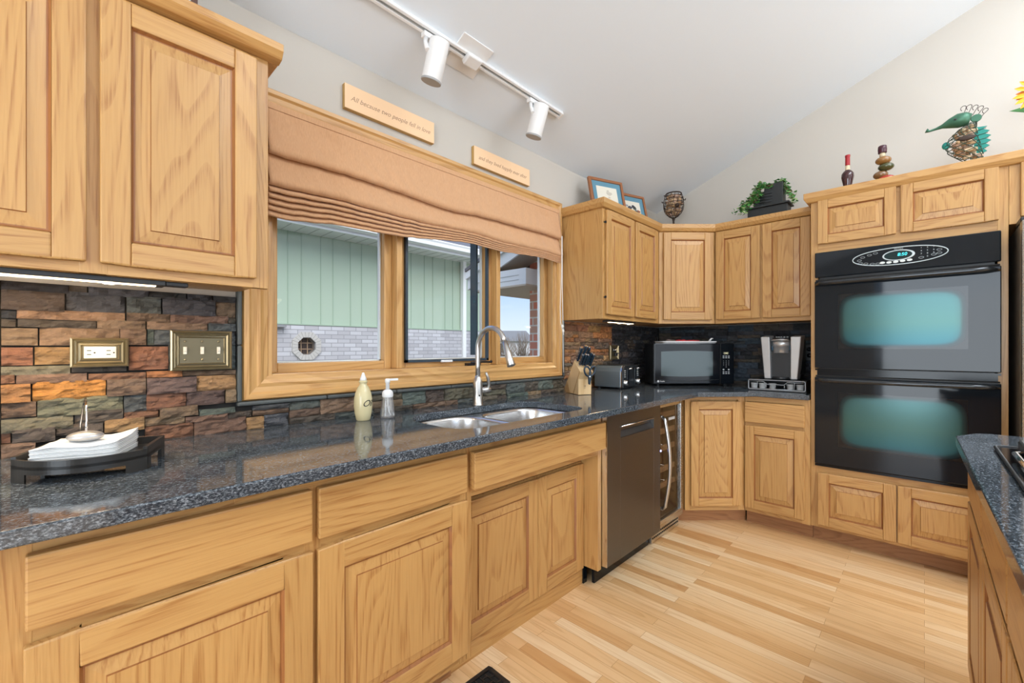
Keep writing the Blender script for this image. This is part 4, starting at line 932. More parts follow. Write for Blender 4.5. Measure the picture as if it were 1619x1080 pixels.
for i in range(nx+1):
    for j in range(ny+1):
        x = -.105+.215*i/nx; y = -.055+.11*j/ny; e = min(1, min(i, nx-i)/3)*min(1, min(j, ny-j)/2)
        vs.append((x, y, .003+e*(.013+.008*noise.noise(Vector((x*22, y*22, 1)))+.0025*math.sin(x*170))))
b.add(vs, [(i*(ny+1)+j, (i+1)*(ny+1)+j, (i+1)*(ny+1)+j+1, i*(ny+1)+j+1) for i in range(nx) for j in range(ny)], 0, True)
b.build('quilted_pad', mat('red_cotton', (.62,.045,.05), .85), t, solid=.003)
t = thing('oven_glove', onmw(.165, .10), R(-20), 'small brown cloth lying at the left of the red potholder', 'cloth'); t.location.z += .0065
MB().ball((0,0,.012), .05, .03, .011, 16).ball((-.035,-.012,.014), .022, .018, .011, 12).build('cloth_fold', mat('brown_cloth', (.16,.11,.09), .9), t)

# pod drawer and coffee maker
t = thing('coffee_pod_rack', (3.300, .886, CT), R(-90), 'black wire pod drawer under the coffee maker', 'pod drawer')
PW, PH, PD = .338, .076, .325
MB().box(0, PW, .006, PD, PH-.008, PH).box(0, .006, .006, PD, 0, PH-.008).box(PW-.006, PW, .006, PD, 0, PH-.008).box(.006, PW-.006, .006, PD, 0, .005).box(.006, PW-.006, PD-.006, PD, .005, PH-.008).build('case', BLACKM, t)
WIRE = mat('grey_wire', (.42,.44,.46), .35, .6)
b = MB(); fx = [(x, -.0, z) for x, z in rrect(.004, PW-.004, .008, PH-.004, (.008,.008,.008,.008), 4)]; b.tube(fx, .0032, 8, closed=True); b.build('drawer_frame', WIRE, t)
MB().tube([(.006,0,.014),(PW-.006,0,.014)], .002, 6).build('wire_rail', WIRE, t)
MB().tube([(.012,0,.062),(.095,0,.062),(.118,0,.044),(.215,0,.044),(.235,0,.062),(PW-.012,0,.062)], .0025, 6).build('wire_rail', WIRE, t)
for x in (.058, .112, .165, .218, .275): MB().tube([(x,0,.014),(x,0,.044 if .1 < x < .22 else .060)], .0017, 6).build('wire_upright', WIRE, t)
POD = mat('coffee_pod_cup', (.55,.56,.56), .4); FOIL = mat('pod_foil', (.72,.73,.74), .3, .4)
ls = ['leftmost coffee pod seen through the wire drawer', 'second coffee pod from the left in the wire drawer', 'tilted coffee pod in the middle of the wire drawer', 'second coffee pod from the right in the wire drawer', 'rightmost coffee pod in the wire drawer']
for i, x in enumerate((.034, .084, .140, .248, .302)):
    p = thing('coffee_pod', (3.325+(.02 if i == 2 else 0), .886-x, CT+.0055), 0, ls[i], 'coffee pod', 'coffee pods in the wire drawer')
    MB().lathe([(0,0),(.017,0),(.018,.003),(.0215,.040),(.0245,.041),(.0245,.043),(0,.043)], seg=24).build('cup', POD, p)
    MB().lathe([(0,.0442),(.0235,.0442),(.0235,.0431)], seg=24).build('foil_lid', FOIL, p)
t = thing('coffee_maker', (3.355, .805, CT+PH+.0005), R(-90), 'silver and black single-serve coffee maker standing on the pod drawer', 'coffee maker')
KW = .205; KS = mat('keurig_silver', (.55,.56,.57), .3, .65); KB = mat('dark_blue_plastic', (.015,.085,.150), .25)
t.name = 'coffee_maker'; KS.name = 'coffee_maker_silver'
b = MB(); b.box(.018, KW-.018, .02, .255, 0, .20); b.box(.0, KW, .07, .255, .03, .275); b.build('rear_body', BLACKM, t, bevel=.01)
def wing(x0t, x1t, x0b, x1b):
    b = MB(); zt, zb = .300, .002
    F = [(x0b,0,zb),(x1b,0,zb),(x1t,-.012,zt-.012),(x0t,-.012,zt-.012)]; B_ = [(x0b,.09,zb),(x1b,.09,zb),(x1t,.12,zt),(x0t,.12,zt)]
    b.add(F+B_, [(0,1,2,3),(4,7,6,5),(0,4,5,1),(1,5,6,2),(2,6,7,3),(3,7,4,0)]); return b
wing(-.014, .040, .006, .046).build('left_side_panel', KS, t, bevel=.005)
wing(.163, .223, .160, .200).build('right_side_panel', KS, t, bevel=.005)
MB().box(.046, .160, .026, .036, .020, .235).build('backplate', KB, t)
MB().prism([(.10+.062*math.cos(R(a)), .055+.06*math.sin(R(a))) for a in range(180, 361, 15)]+[(.162,.07),(.038,.07)], .002, .018, 'z').build('drip_tray', BLACKM, t, bevel=.003)
MB().lathe([(0,.178),(.043,.178),(.047,.183),(.050,.222),(.053,.223),(.053,.258),(0,.258)], (.102,.035,0), 36).build('brew_head', KS, t)
MB().prism([(.102+.052*math.cos(R(a)), .04+.05*math.sin(R(a))) for a in range(180, 361, 15)]+[(.158,.14),(.046,.14)], .259, .285, 'z').build('lid', BLACKM, t, bevel=.006)
MB().tube([(.050,.0,.262),(.060,-.018,.266),(.102,-.026,.268),(.144,-.018,.266),(.154,.0,.262)], .0045, 8).build('lid_handle', KS, t)
for i in range(5): MB().lathe([(0,.290),(.006,.290),(.007,.285)], (.070+i*.016,.03+.01*abs(i-2),0), 12).build('button', mat('pale_button', (.4,.45,.48), .4), t)

# ================================================================== DISHWASHER AND WINE COOLER
t = thing('dishwasher', (1.868, 1.137, 0), 0, 'dark stainless dishwasher with a pocket handle, right of the sink', 'dishwasher')
dw = MB(); W = .600
dw.box(0, W, 0, .035, .105, .790); dw.box(0, W, 0, .035, .800, .868) if 0 else None
b = MB(); hx0, hx1, hz0, hz1 = .135, .515, .732, .792
b.box(0, hx0, 0, .035, .105, .868); b.box(hx1, W, 0, .035, .105, .868); b.box(hx0, hx1, 0, .035, .105, hz0); b.box(hx0, hx1, 0, .035, hz1, .868); b.box(hx0, hx1, .024, .035, hz0, hz1)
b.build('door', STEELD, t, bevel=.0015)
MB().prism([(hz0+.001), ] if 0 else [(.002,hz0+.001),(.023,hz0+.001),(.023,hz0+.030)], hx0+.001, hx1-.001, 'x').build('handle_scoop', STEELD, t)
MB().tube([(hx0+.004,-.0005,hz1-.004),(hx1-.004,-.0005,hz1-.004)], .0042, 8).build('handle_bar', CHROME, t)
MB().box(-.001, .003, -.0008, .035, .106, .867).build('bright_edge', CHROME, t)
MB().box(.003, W-.003, .036, .60, .10, .870).build('tub', BLACKM, t)
MB().box(.005, W-.005, .075, .09, .0, .10).build('toe_kick', BLACK, t)
t = thing('wine_cooler', (2.472, 1.165, 0), 0, 'narrow stainless framed wine cooler with a glass door, beside the dishwasher', 'wine cooler')
W = .398; Z0, Z1 = .092, .862
MB().box(0, .012, .036, .56, .06, .868).box(W-.012, W, .036, .56, .06, .868).box(.012, W-.012, .036, .56, .850, .868).box(.012, W-.012, .036, .56, .06, .075).box(.012, W-.012, .54, .56, .075, .850).build('cabinet_shell', mat('cooler_liner', (.36,.25,.16), .5), t)
b = MB(); fr = .034
b.box(0, fr, 0, .035, Z0, Z1); b.box(W-fr, W, 0, .035, Z0, Z1); b.box(fr, W-fr, 0, .035, Z0, Z0+fr*1.3); b.box(fr, W-fr, 0, .035, Z1-fr, Z1); fr_ = b.build('door_frame', STEEL, t, bevel=.002)
MB().box(fr, W-fr, .012, .018, Z0+fr*1.3, Z1-fr).build('glass', TINT, fr_)
hp = [(.060, -.012, .215), (.060, -.030, .235)] + [(.060, -.030-.030*math.sin(math.pi*i/14), .245+.50*i/14) for i in range(15)] + [(.060, -.030, .755), (.060, -.012, .775)]
MB().tube(hp, .0105, 12).build('bar_handle', NICKEL, fr_)
for zz in (.215, .775): MB().tube([(.060,.001,zz),(.060,-.014,zz)], .010, 12).build('handle_post', NICKEL, fr_)
MB().box(W*.5, W*.5+.09, .009, .0118, .735, .752).build('badge', mat('silver_badge', (.62,.62,.60), .4), fr_)
BW = mat('beech_rack', (.62,.42,.24), .5)
for i, zz in enumerate((.75, .645, .535, .40, .30)):
    s = MB(); s.box(.02, W-.02, .045, .060, zz, zz+.034).build('rack_front', BW, t, bevel=.002)
    for q in range(4): MB().tube([(.06+q*.09, .06, zz+.006),(.06+q*.09, .50, zz+.006)], .003, 6).build('rack_wire', CHROME, t)
MB().box(.04, .13, .03, .0355, .52, .58).build('thermostat', BLACKM, t)
LED = emit('blue_led', (.35,.38,1.0), 6.0)
for q in (.058, .080): MB().box(q, q+.010, .008, .0118, .555, .565).build('indicator', LED, t)
gr = MB().box(0, W, .03, .045, .008, .085).build('base_grille', STEEL, t)
for i in range(17):
    for j in range(2): MB().box(.012+i*.0225, .026+i*.0225, .0285, .0302, .030+j*.022, .040+j*.022).build('vent_slot', GROOVE, t)
t2 = thing('wine_bottle', (2.58, 1.30, .434), 0, 'dark wine bottle lying on the lower rack of the wine cooler', 'wine bottle')
MB().lathe([(0,0),(.036,0),(.038,.004),(.038,.19),(.016,.24),(.014,.31),(0,.31)], (0,-.05,.041), 24, axis='y').build('glass_body', mat('bottle_glass', (.02,.03,.02), .06), t2)
t2.location.z = .337-.002

# ================================================================== DOUBLE OVEN
OX = 3.197
t = thing('double_wall_oven', (OX, .484, .46), R(-90), 'black glass double wall oven with an oval control panel', 'oven')
OWd = .757; BG = mat('oven_black_glass', (.008,.011,.015), .05, Specular_IOR_Level=.32)
z = lambda v: v-.46
MB().box(.02, OWd-.02, .012, .50, .022, z(1.77)).build('oven_body', BLACKM, t)
MB().box(0, OWd, -.002, .012, z(1.060), z(1.070)).box(.01, OWd-.01, .0, .012, z(1.02), z(1.06)).build('mid_trim', BLACK, t)
pn = MB().box(0, OWd, -.016, .012, z(1.622), z(1.774)).build('control_panel', BG, t, bevel=.005)
SILV = mat('silver_print', (.55,.62,.64), .4)
def outline(pts, r, y, name, mt, par): return MB().tube([(x, y, zz) for x, zz in pts], r, 6, closed=True).build(name, mt, par)
cx, czv = .378, z(1.7025)
E_ = []
for i in range(48):
    a = 2*math.pi*i/48; c_, s_ = math.cos(a), math.sin(a); E_.append((cx+.195*math.copysign(abs(c_)**.92, c_), czv+.047*math.copysign(abs(s_)**1.0, s_)*(1-.0*abs(c_))))
outline(E_, .0026, -.0170, 'oval_outline', SILV, pn)
MB().prism([(cx+.003+.067*math.cos(2*math.pi*i/40), czv+.004+.029*math.sin(2*math.pi*i/40)) for i in range(40)], -.0175, -.016, 'y').build('display_ring', SILV, pn)
MB().prism([(cx+.001+.058*math.cos(2*math.pi*i/40), czv+.004+.0245*math.sin(2*math.pi*i/40)) for i in range(40)], -.0180, -.0175, 'y').build('display', mat('clock_glass', (.004,.02,.022), .1), pn)
text('clock_digits', '8:50', .023, emit('cyan_digits', (.05,.75,.85), 1.6), pn, at(cx+.018, -.0183, czv+.006), ext=.0002, shear=.15)
text('lettering', 'MAYTAG', .0085, SILV, pn, at(cx+.004, -.0164, czv+.039), ext=.0002, space=1.1)
for i in range(5): MB().prism([(cx-.064+i*.028+.0115*math.cos(2*math.pi*k/18), czv-.032+abs(i-1.5)*.0015+.0065*math.sin(2*math.pi*k/18)) for k in range(18)], -.0172, -.016, 'y').build('oval_button', mat('button_white', (.70,.73,.72), .4), pn)
for r_ in range(4):
    for q in range(3):
        s = str(r_*3+q+1) if r_ < 3 else ('', '0', '')[q]
        if s: text('key_digit', s, .0105, SILV, pn, at(cx+.094+q*.024, -.0164, czv+.030-r_*.016), ext=.0002)
for (x, zz) in ((-.165,-.004),(-.150,.012),(-.120,.021),(-.094,.028),(-.160,-.020),(-.136,-.026),(-.108,-.031),(-.084,-.033),(.163,.010),(.163,-.008),(.094,-.022),(.142,-.012)):
    outline([(cx+x+.010*math.cos(2*math.pi*k/14), czv+zz+.0048*math.sin(2*math.pi*k/14)) for k in range(14)], .0007, -.0163, 'touch_pad', SILV, pn)
# oven doors with reflective windows
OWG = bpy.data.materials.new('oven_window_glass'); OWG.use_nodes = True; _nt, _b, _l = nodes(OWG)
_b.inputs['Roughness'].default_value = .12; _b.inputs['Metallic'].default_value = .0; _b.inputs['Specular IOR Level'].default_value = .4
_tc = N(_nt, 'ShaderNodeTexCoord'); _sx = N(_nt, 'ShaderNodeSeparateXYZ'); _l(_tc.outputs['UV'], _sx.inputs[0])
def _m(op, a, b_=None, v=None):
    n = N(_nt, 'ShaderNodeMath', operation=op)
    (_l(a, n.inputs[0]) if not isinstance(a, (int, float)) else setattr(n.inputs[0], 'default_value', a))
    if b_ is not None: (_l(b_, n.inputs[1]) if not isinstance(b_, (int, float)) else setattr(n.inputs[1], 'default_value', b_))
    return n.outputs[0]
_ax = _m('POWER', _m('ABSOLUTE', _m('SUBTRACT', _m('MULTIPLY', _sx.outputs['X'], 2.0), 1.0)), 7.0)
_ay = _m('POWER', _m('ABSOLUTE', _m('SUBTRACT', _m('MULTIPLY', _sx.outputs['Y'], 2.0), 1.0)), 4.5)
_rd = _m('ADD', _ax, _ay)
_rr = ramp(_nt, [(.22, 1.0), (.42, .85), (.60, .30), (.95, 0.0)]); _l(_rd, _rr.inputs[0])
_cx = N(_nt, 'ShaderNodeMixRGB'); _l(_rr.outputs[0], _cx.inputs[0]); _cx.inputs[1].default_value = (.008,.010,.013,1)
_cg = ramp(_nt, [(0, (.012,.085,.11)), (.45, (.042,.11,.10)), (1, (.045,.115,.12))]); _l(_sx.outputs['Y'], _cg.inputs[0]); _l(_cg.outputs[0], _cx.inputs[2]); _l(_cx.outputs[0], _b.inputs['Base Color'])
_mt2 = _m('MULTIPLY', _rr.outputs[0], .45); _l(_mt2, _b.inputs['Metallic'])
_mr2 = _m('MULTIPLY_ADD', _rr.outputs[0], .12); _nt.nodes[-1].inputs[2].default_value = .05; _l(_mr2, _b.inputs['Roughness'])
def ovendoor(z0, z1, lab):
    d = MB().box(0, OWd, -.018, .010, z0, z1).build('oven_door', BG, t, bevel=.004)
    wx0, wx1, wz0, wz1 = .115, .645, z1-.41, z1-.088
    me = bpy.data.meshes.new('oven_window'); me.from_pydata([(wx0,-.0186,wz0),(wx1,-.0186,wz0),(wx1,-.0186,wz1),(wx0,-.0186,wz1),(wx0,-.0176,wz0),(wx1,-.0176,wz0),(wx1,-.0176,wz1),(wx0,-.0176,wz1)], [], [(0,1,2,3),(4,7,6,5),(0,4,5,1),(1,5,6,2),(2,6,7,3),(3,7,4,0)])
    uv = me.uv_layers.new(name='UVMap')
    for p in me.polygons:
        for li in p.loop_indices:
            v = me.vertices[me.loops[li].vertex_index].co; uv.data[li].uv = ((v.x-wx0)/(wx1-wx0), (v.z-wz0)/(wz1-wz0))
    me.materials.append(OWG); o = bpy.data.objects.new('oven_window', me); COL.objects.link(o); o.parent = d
    hz = z1-.018; P = [(.006,-.018,hz-.004),(.03,-.040,hz)]+[(.05+(OWd-.1)*i/12, -.052-.010*math.sin(math.pi*i/12), hz+.001) for i in range(13)]+[(OWd-.03,-.040,hz),(OWd-.006,-.018,hz-.004)]
    MB().tube(P, [.006,.011]+[.0135]*13+[.011,.006], 14).build('handle', mat('black_chrome', (.05,.055,.06), .10, .6), d)
    MB().box(.004, OWd-.004, -.012, .010, z1+.002, z1+.010).build('vent_gap', GROOVE, t)
    return d
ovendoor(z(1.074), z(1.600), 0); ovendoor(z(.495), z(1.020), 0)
MB().box(0, OWd, -.006, .012, z(.478), z(.492)).build('lower_trim', BLACK, t)

# ================================================================== REFRIGERATOR
t = thing('refrigerator', (TX, TY-TW-.018, 0), R(-90), 'stainless refrigerator beyond the oven tower at the right edge', 'refrigerator')
FRS = mat('refrigerator_side', (.20,.20,.20), .3, .5)
MB().box(.006, .905, -.10, .54, .03, 1.775).build('cabinet', FRS, t, bevel=.005)
for a, c_ in ((.006, .452), (.459, .905)):
    d = MB().box(a, c_, -.165, -.108, .70, 1.785).build('door', STEEL, t, bevel=.008)
    hx = c_-.05 if a < .1 else a+.05
    MB().tube([(hx,-.165,.85),(hx,-.21,.88),(hx,-.21,1.66),(hx,-.165,1.69)], .012, 10).build('handle', NICKEL, d)
d = MB().box(.006, .905, -.165, -.108, .06, .69).build('freezer_drawer', STEEL, t, bevel=.008)
MB().tube([(.08,-.165,.62),(.10,-.21,.62),(.80,-.21,.62),(.83,-.165,.62)], .012, 10).build('handle', NICKEL, d)
MB().box(.004, .10, -.15, .0, 1.776, 1.80).build('hinge_cover', BLACKM, t, bevel=.004)
MB().box(.03, .88, -.06, .5, 0, .03).build('base', BLACKM, t)

# ================================================================== ISLAND
c = thing('island_cabinet', (2.135, -.125, 0), R(180), 'pale oak island base with drawers over doors, under the right hand granite top', 'cabinet')
IW = 2.0
MB().box(0, IW, .02, .80, .102, .872).build('carcass', OAKV, c)
frame_mesh(c, IW, .10, .872, [(0,.025),(.47,.50),(.95,.98),(1.43,1.46),(1.97,2.0)], [(0,IW,.10,.13),(0,IW,.672,.702),(0,IW,.84,.872)])
for i in range(4):
    drawer(c, .012+i*.482, .700, .466, .140); door(c, .012+i*.482, .120, .466, .560)
MB().box(.05, IW, .083, .70, 0, .10).build('toe_kick', OAKD, c)
o = slab('island_countertop', [(2.06,-.075),(2.165,-.125),(2.185,-.16),(2.20,-1.0),(.05,-1.0),(.05,-.105)], [], CT-.033, CT, GRAN)
tag(o, 'dark granite island top with clipped corner at the right of the photo', 'countertop')
t = thing('cooktop', (1.43, -.42, CT), 0, 'black glass cooktop with a steel grill unit set into the island top', 'cooktop')
MB().prism(rrect(-.46, .46, -.27, .27, (.03,)*4), .0005, .007, 'z').build('glass_top', BLACK, t, bevel=.002)
MB().tube([(x, y, .007) for x, y in rrect(-.462, .462, -.272, .272, (.03,)*4)], .004, 8, closed=True).build('rim', BLACKM, t)
g = MB().prism(rrect(-.06, .40, -.235, .235, (.02,)*4), .0075, .040, 'z').build('grill_unit', STEELD, t, bevel=.006)
for i in range(11): MB().box(-.03, .37, -.20+i*.04, -.192+i*.04, .0405, .048).build('grill_bar', BLACKM, g)
MB().tube([(.06,.236,.022),(.07,.252,.022),(.26,.252,.022),(.27,.236,.022)], .006, 8).build('grill_handle', CHROME, g)
for i in range(4): MB().lathe([(0,.030),(.018,.030),(.021,.026),(.022,.0075),(.0,.0075)], (-.36+.0*i, -.17+i*.11, 0), 20).build('knob', BLACKM, t)

# ================================================================== FLOOR REGISTER
t = thing('floor_register', (1.01, 1.196, 0), 0, 'black metal floor vent register in the oak floor below the sink', 'floor vent')
t.location = (.955, 1.125, 0)
RG = mat('black_iron', (.012,.012,.013), .35)
b = MB(); a, d_ = .155, .057; e = .016
b.box(-a, a, -d_, -d_+e, .0005, .006); b.box(-a, a, d_-e, d_, .0005, .006); b.box(-a, -a+e, -d_+e, d_-e, .0005, .006); b.box(a-e, a, -d_+e, d_-e, .0005, .006)
b.build('frame', RG, t, bevel=.002)
MB().box(-a+e, a-e, -d_+e, d_-e, .0005, .0012).build('duct_shadow', GROOVE, t)
b = MB(); n = 12; wc = (2*a-2*e)/n
for i in range(n+1): x = -a+e+i*wc; b.box(x-.002, x+.002, -d_+e, d_-e, .0012, .005)
for i in range(n):
    x = -a+e+i*wc
    for y, h in ((-.024 if i % 2 else -.008, 0), (.010 if i % 2 else .024, 0)): b.box(x, x+wc, y-.003, y+.003, .0012, .005)
b.build('scroll_grille', RG, t)

# ================================================================== THINGS ON TOP OF THE CABINETS
FRW = mat('red_brown_frame', (.30,.115,.045), .35); MATB = mat('blue_picture_mat', (.12,.27,.36), .8); PAPER = mat('cream_print', (.74,.70,.60), .7)
def picture(name, loc, rz, lean_, w_, h, lab, deco):
    t = thing(name, loc, rz, lab, 'picture frame', 'framed prints on the corner cabinet' if deco < 2 else None); t.rotation_euler.x = 0
    M = Matrix.Rotation(-R(lean_), 4, 'X')
    def bb(mb, nm, mt, par=t, **k): mb.xf(M); return mb.build(nm, mt, par, **k)
    f = .020; b = MB(); b.box(-w_/2, -w_/2+f, -.010, .010, 0, h); b.box(w_/2-f, w_/2, -.010, .010, 0, h); b.box(-w_/2+f, w_/2-f, -.010, .010, 0, f); b.box(-w_/2+f, w_/2-f, -.010, .010, h-f, h); bb(b, 'frame', FRW, bevel=.003)
    bb(MB().box(-w_/2+f, w_/2-f, -.002, .002, f, h-f), 'mat_board', MATB)
    m_ = .058
    p = bb(MB().box(-w_/2+m_, w_/2-m_, -.0032, -.0022, m_, h-m_), 'print', PAPER)
    rr = random.Random(deco+4); cols = [(.08,.08,.10), (.25,.30,.34), (.35,.14,.08), (.12,.14,.12)]
    for i in range(9 if deco else 4):
        x = rr.uniform(-w_/2+m_+.02, w_/2-m_-.02); zz = rr.uniform(m_+.02, h-m_-.02); s = rr.uniform(.008, .02)
        P = [(x+s*1.5*math.cos(2*math.pi*k/9)*rr.uniform(.6,1), zz+s*math.sin(2*math.pi*k/9)*rr.uniform(.5,1)) for k in range(9)]
        bb(MB().prism(P, -.0042, -.0033, 'y'), 'print_motif', mat('print_ink', cols[i % 4] if deco else (.55,.50,.42), .8), p)
    return t
picture('framed_print', (2.610, 1.560, TOPZ+.002), R(-21), 14, .290, .262, 'left framed print with blue mat leaning on the wall above the window-side cabinet', 0)
picture('framed_print', (2.995, 1.580, TOPZ+.002), R(-19), 14, .290, .262, 'right framed print with blue mat and dark motifs leaning behind the first', 1)
t = thing('framed_print', (.175, 1.58, 1.378+.732+.002), 0, 'dark brown frame standing on the left wall cabinet, only its edge in view', 'picture frame')
MB().box(.093, .108, -.01, .01, 0, .30).box(-.20, -.185, -.01, .01, 0, .30).box(-.185, .093, -.01, .01, 0, .02).box(-.185, .093, -.01, .01, .28, .30).build('frame', mat('dark_walnut', (.09,.035,.022), .4), t)
MB().box(-.184, .092, -.003, .003, .02, .28).build('mat_board', mat('pale_mat', (.80,.82,.83), .7), t)
CORKS = [mat('cork_%d' % i, c_, .85) for i, c_ in enumerate(((.55,.36,.20), (.66,.48,.30), (.44,.26,.14), (.60,.40,.30)))]
for i, m_ in enumerate(CORKS): m_.name = 'cork'
IRON = mat('rusty_iron', (.045,.026,.018), .6, .3)
# goblet-shaped cork cage
t = thing('cork_cage', (3.50, 1.498, TOPZ), 0, 'wine-glass shaped wire cage filled with corks on the corner cabinet', 'cork holder')
gp = [(0,0),(.050,0),(.052,.004),(.020,.012),(.008,.030),(.008,.125),(.013,.150),(.036,.165),(.060,.188),(.076,.220),(.080,.252),(.078,.290),(.071,.325),(.060,.350)]
MB().lathe(gp[:7], seg=20).build('stem', IRON, t)
gr_ = lambda zz: next((a[0]+(b_[0]-a[0])*(zz-a[1])/(b_[1]-a[1])) for a, b_ in zip(gp[6:], gp[7:]) if a[1] <= zz <= b_[1]+1e-9)
b = MB()
for zz in (.165,.190,.216,.243,.270,.300,.325,.349): r_ = gr_(zz); b.tube([(r_*math.cos(2*math.pi*i/24), r_*math.sin(2*math.pi*i/24), zz) for i in range(24)], .0022 if zz < .34 else .005, 6, closed=True)
for k in range(14):
    b.tube([(gr_(zz)*math.cos(2*math.pi*k/14+zz*3), gr_(zz)*math.sin(2*math.pi*k/14+zz*3), zz) for zz in [.151+.0198*i for i in range(11)]], .002, 5)
b.build('wire_cage', IRON, t)
for k in range(10):
    a = 2*math.pi*k/10; zz = .185+.036*(k % 5); r_ = gr_(zz); MB().tube([(r_*math.cos(a), r_*math.sin(a), zz), ((r_+.010)*math.cos(a), (r_+.010)*math.sin(a), zz-.004), ((r_+.014)*math.cos(a), (r_+.014)*math.sin(a), zz+.006)], [.003,.004,.006], 6).build('grape_bud', IRON, t)
MB().ball((-.052,-.050,.235), .022, .018, .017, 12).build('plaque', IRON, t)
_cr = random.Random(11)
def corks_in(cx_, cy_, cz_, rad, zr, n, par_loc, lab, grp, h=.038, r=.0098):
    base = None; lst = []
    for i in range(n):
        zz = zr[0]+(zr[1]-zr[0])*_cr.random(); a = _cr.uniform(0, 2*math.pi); rr = max(0.0, rad(zz)-.014)*(.55+.45*_cr.random())
        o_ = bpy.data.objects.new('wine_cork', base) if base else None
        if not base:
            b = MB(); b.lathe([(0,-h/2),(r*.95,-h/2),(r,-h/2+.001),(r,h/2-.001),(r*.95,h/2),(0,h/2)], seg=10); o_ = b.build('wine_cork', CORKS[0]); base = o_.data
            vs_ = [base]
            for m_ in CORKS[1:]: q = base.copy(); q.materials[0] = m_; vs_.append(q)
        else: o_.data = vs_[i % 4]; COL.objects.link(o_)
        o_.location = (cx_+rr*math.cos(a), cy_+rr*math.sin(a), cz_+zz); o_.rotation_euler = (_cr.uniform(.5,1.6), _cr.uniform(-.6,.6), _cr.uniform(0,6.3))
        tag(o_, lab, 'cork', grp)
corks_in(3.50, 1.498, TOPZ, gr_, (.180,.335), 80, None, 'wine cork inside the wire goblet on the corner cabinet', 'corks filling the wire goblet', h=.034, r=.0085)
# ivy in a black planter
t = thing('potted_ivy', (3.53, .80, TOPZ), R(-90), 'trailing green ivy in a black slatted planter above the back wall cabinets', 'potted plant')
PB = mat('black_painted_wood', (.014,.017,.018), .5)
MB().box(-.135, .115, -.06, .06, 0, .085).build('base', PB, t, bevel=.003)
MB().box(-.150, .130, -.075, .075, .085, .097).build('ledge', PB, t, bevel=.002)
MB().box(-.030, .085, -.05, .05, .097, .245).box(-.10, -.03, -.045, .045, .097, .20).build('planter_box', PB, t, bevel=.003)
for i in range(4): MB().tube([(-.060,-.055,.12+i*.020),(.020,-.057,.12+i*.020)], .003, 6).build('louver_wire', PB, t)
IV = [mat('ivy_leaf', c_, .45) for c_ in ((.035,.16,.035), (.08,.30,.06), (.30,.42,.16), (.14,.09,.05))]
def ivyleaf(b, p, dr, s, m):
    pr = [(0,0),(.35,.10),(.62,-.05),(.60,.28),(1.0,.50),(.55,.60),(0,1.15),(-.55,.60),(-1.0,.50),(-.60,.28),(-.62,-.05),(-.35,.10)]
    d = Vector(dr).normalized(); sd = d.cross(Vector((0,0,1)) if abs(d.z) < .9 else Vector((0,1,0))).normalized(); n_ = sd.cross(d)
    c_ = Vector(p)+d*s*.4; vs = [Vector(p)+sd*x*s*.8+d*z_*s+n_*(-.18*s*abs(x)) for x, z_ in pr]+[c_+n_*.05*s]
    b.add(vs, [(i, (i+1) % 12, 12) for i in range(12)], m, False)
_lr = random.Random(21); b = MB(); vine = MB()
starts = [(-.09,-.05,.16,-.09,-.03,-.09),(-.06,-.05,.20,-.10,-.04,-.13),(-.02,-.04,.23,-.05,-.04,.01),(.03,0,.235,.05,.0,.02),(.07,0,.23,.07,-.02,-.13),(-.05,-.02,.19,-.09,-.04,-.06),(-.08,-.05,.17,-.13,-.03,-.09),(.08,.02,.22,.05,.03,-.10),(-.09,-.03,.19,-.05,-.03,-.10),(0,-.04,.225,-.08,-.03,-.02),(-.06,-.05,.17,-.03,-.02,-.05),(-.04,-.05,.23,-.06,-.01,-.05)]
for (x, y, zz, dx, dy, dz) in starts:
    P = [(x+dx*s+.01*math.sin(s*9), y+dy*s, zz+dz*s+.018*math.sin(math.pi*s)) for s in [i/8 for i in range(9)]]
    vine.tube(P, .0018, 5)
    for p in P:
        for _ in range(6):
            q = (p[0]+_lr.uniform(-.018,.018), p[1]+_lr.uniform(-.02,.012), p[2]+_lr.uniform(-.014,.018))
            ivyleaf(b, q, (_lr.uniform(-1,1), _lr.uniform(-1,.2), _lr.uniform(-1,.5)), _lr.uniform(.013,.022), _lr.choice([0,0,1,1,1,1,2,2,3]))
vine.build('stems', IV[0], t); b.build('leaves', IV, t, solid=.0004)
# bottles on the tower
t = thing('liqueur_bottle', (3.35, .342, TOPT), R(-90), 'small round-shouldered dark red bottle with a red capsule on the tower', 'bottle')
MB().lathe([(0,0),(.016,0),(.018,.004),(.019,.05),(.026,.085),(.032,.115),(.031,.135),(.022,.150),(.012,.158),(.0105,.185),(0,.185)], seg=32).build('glass_body', mat('dark_red_bottle', (.045,.010,.012), .08, Coat_Weight=.5), t)
MB().lathe([(.0115,.155),(.0125,.158),(.0115,.186),(.011,.186)], seg=24).build('neck_label', mat('cream_label', (.66,.54,.36), .6), t)
MB().lathe([(.0118,.186),(.0125,.188),(.0118,.238),(.0135,.240),(.0135,.250),(0,.251)], seg=24).build('capsule', mat('red_wax', (.38,.012,.02), .35), t)
t = thing('stacked_bottle', (3.35, .171, TOPT), R(-90), 'glass bottle of stacked offset bulbs in amber, green and red, dark cap', 'bottle')
gl = [mat('stack_glass', c_, .07, Coat_Weight=.6) for c_ in ((.42,.035,.015), (.20,.10,.04), (.06,.065,.02), (.28,.13,.035))]
MB().ball((.010,0,.055), .042, .036, .022, 24).build('red_bulb', gl[0], t)
MB().ball((-.016,0,.085), .036, .034, .024, 24).build('brown_bulb', gl[1], t)
MB().ball((.008,0,.127), .038, .035, .023, 24).build('green_bulb', gl[2], t)
MB().ball((-.004,0,.168), .038, .035, .024, 24).build('amber_bulb', gl[3], t)
MB().lathe([(0,0),(.036,0),(.038,.004),(.034,.040),(0,.045)], (.006,0,0), 24).build('foot', gl[0], t)
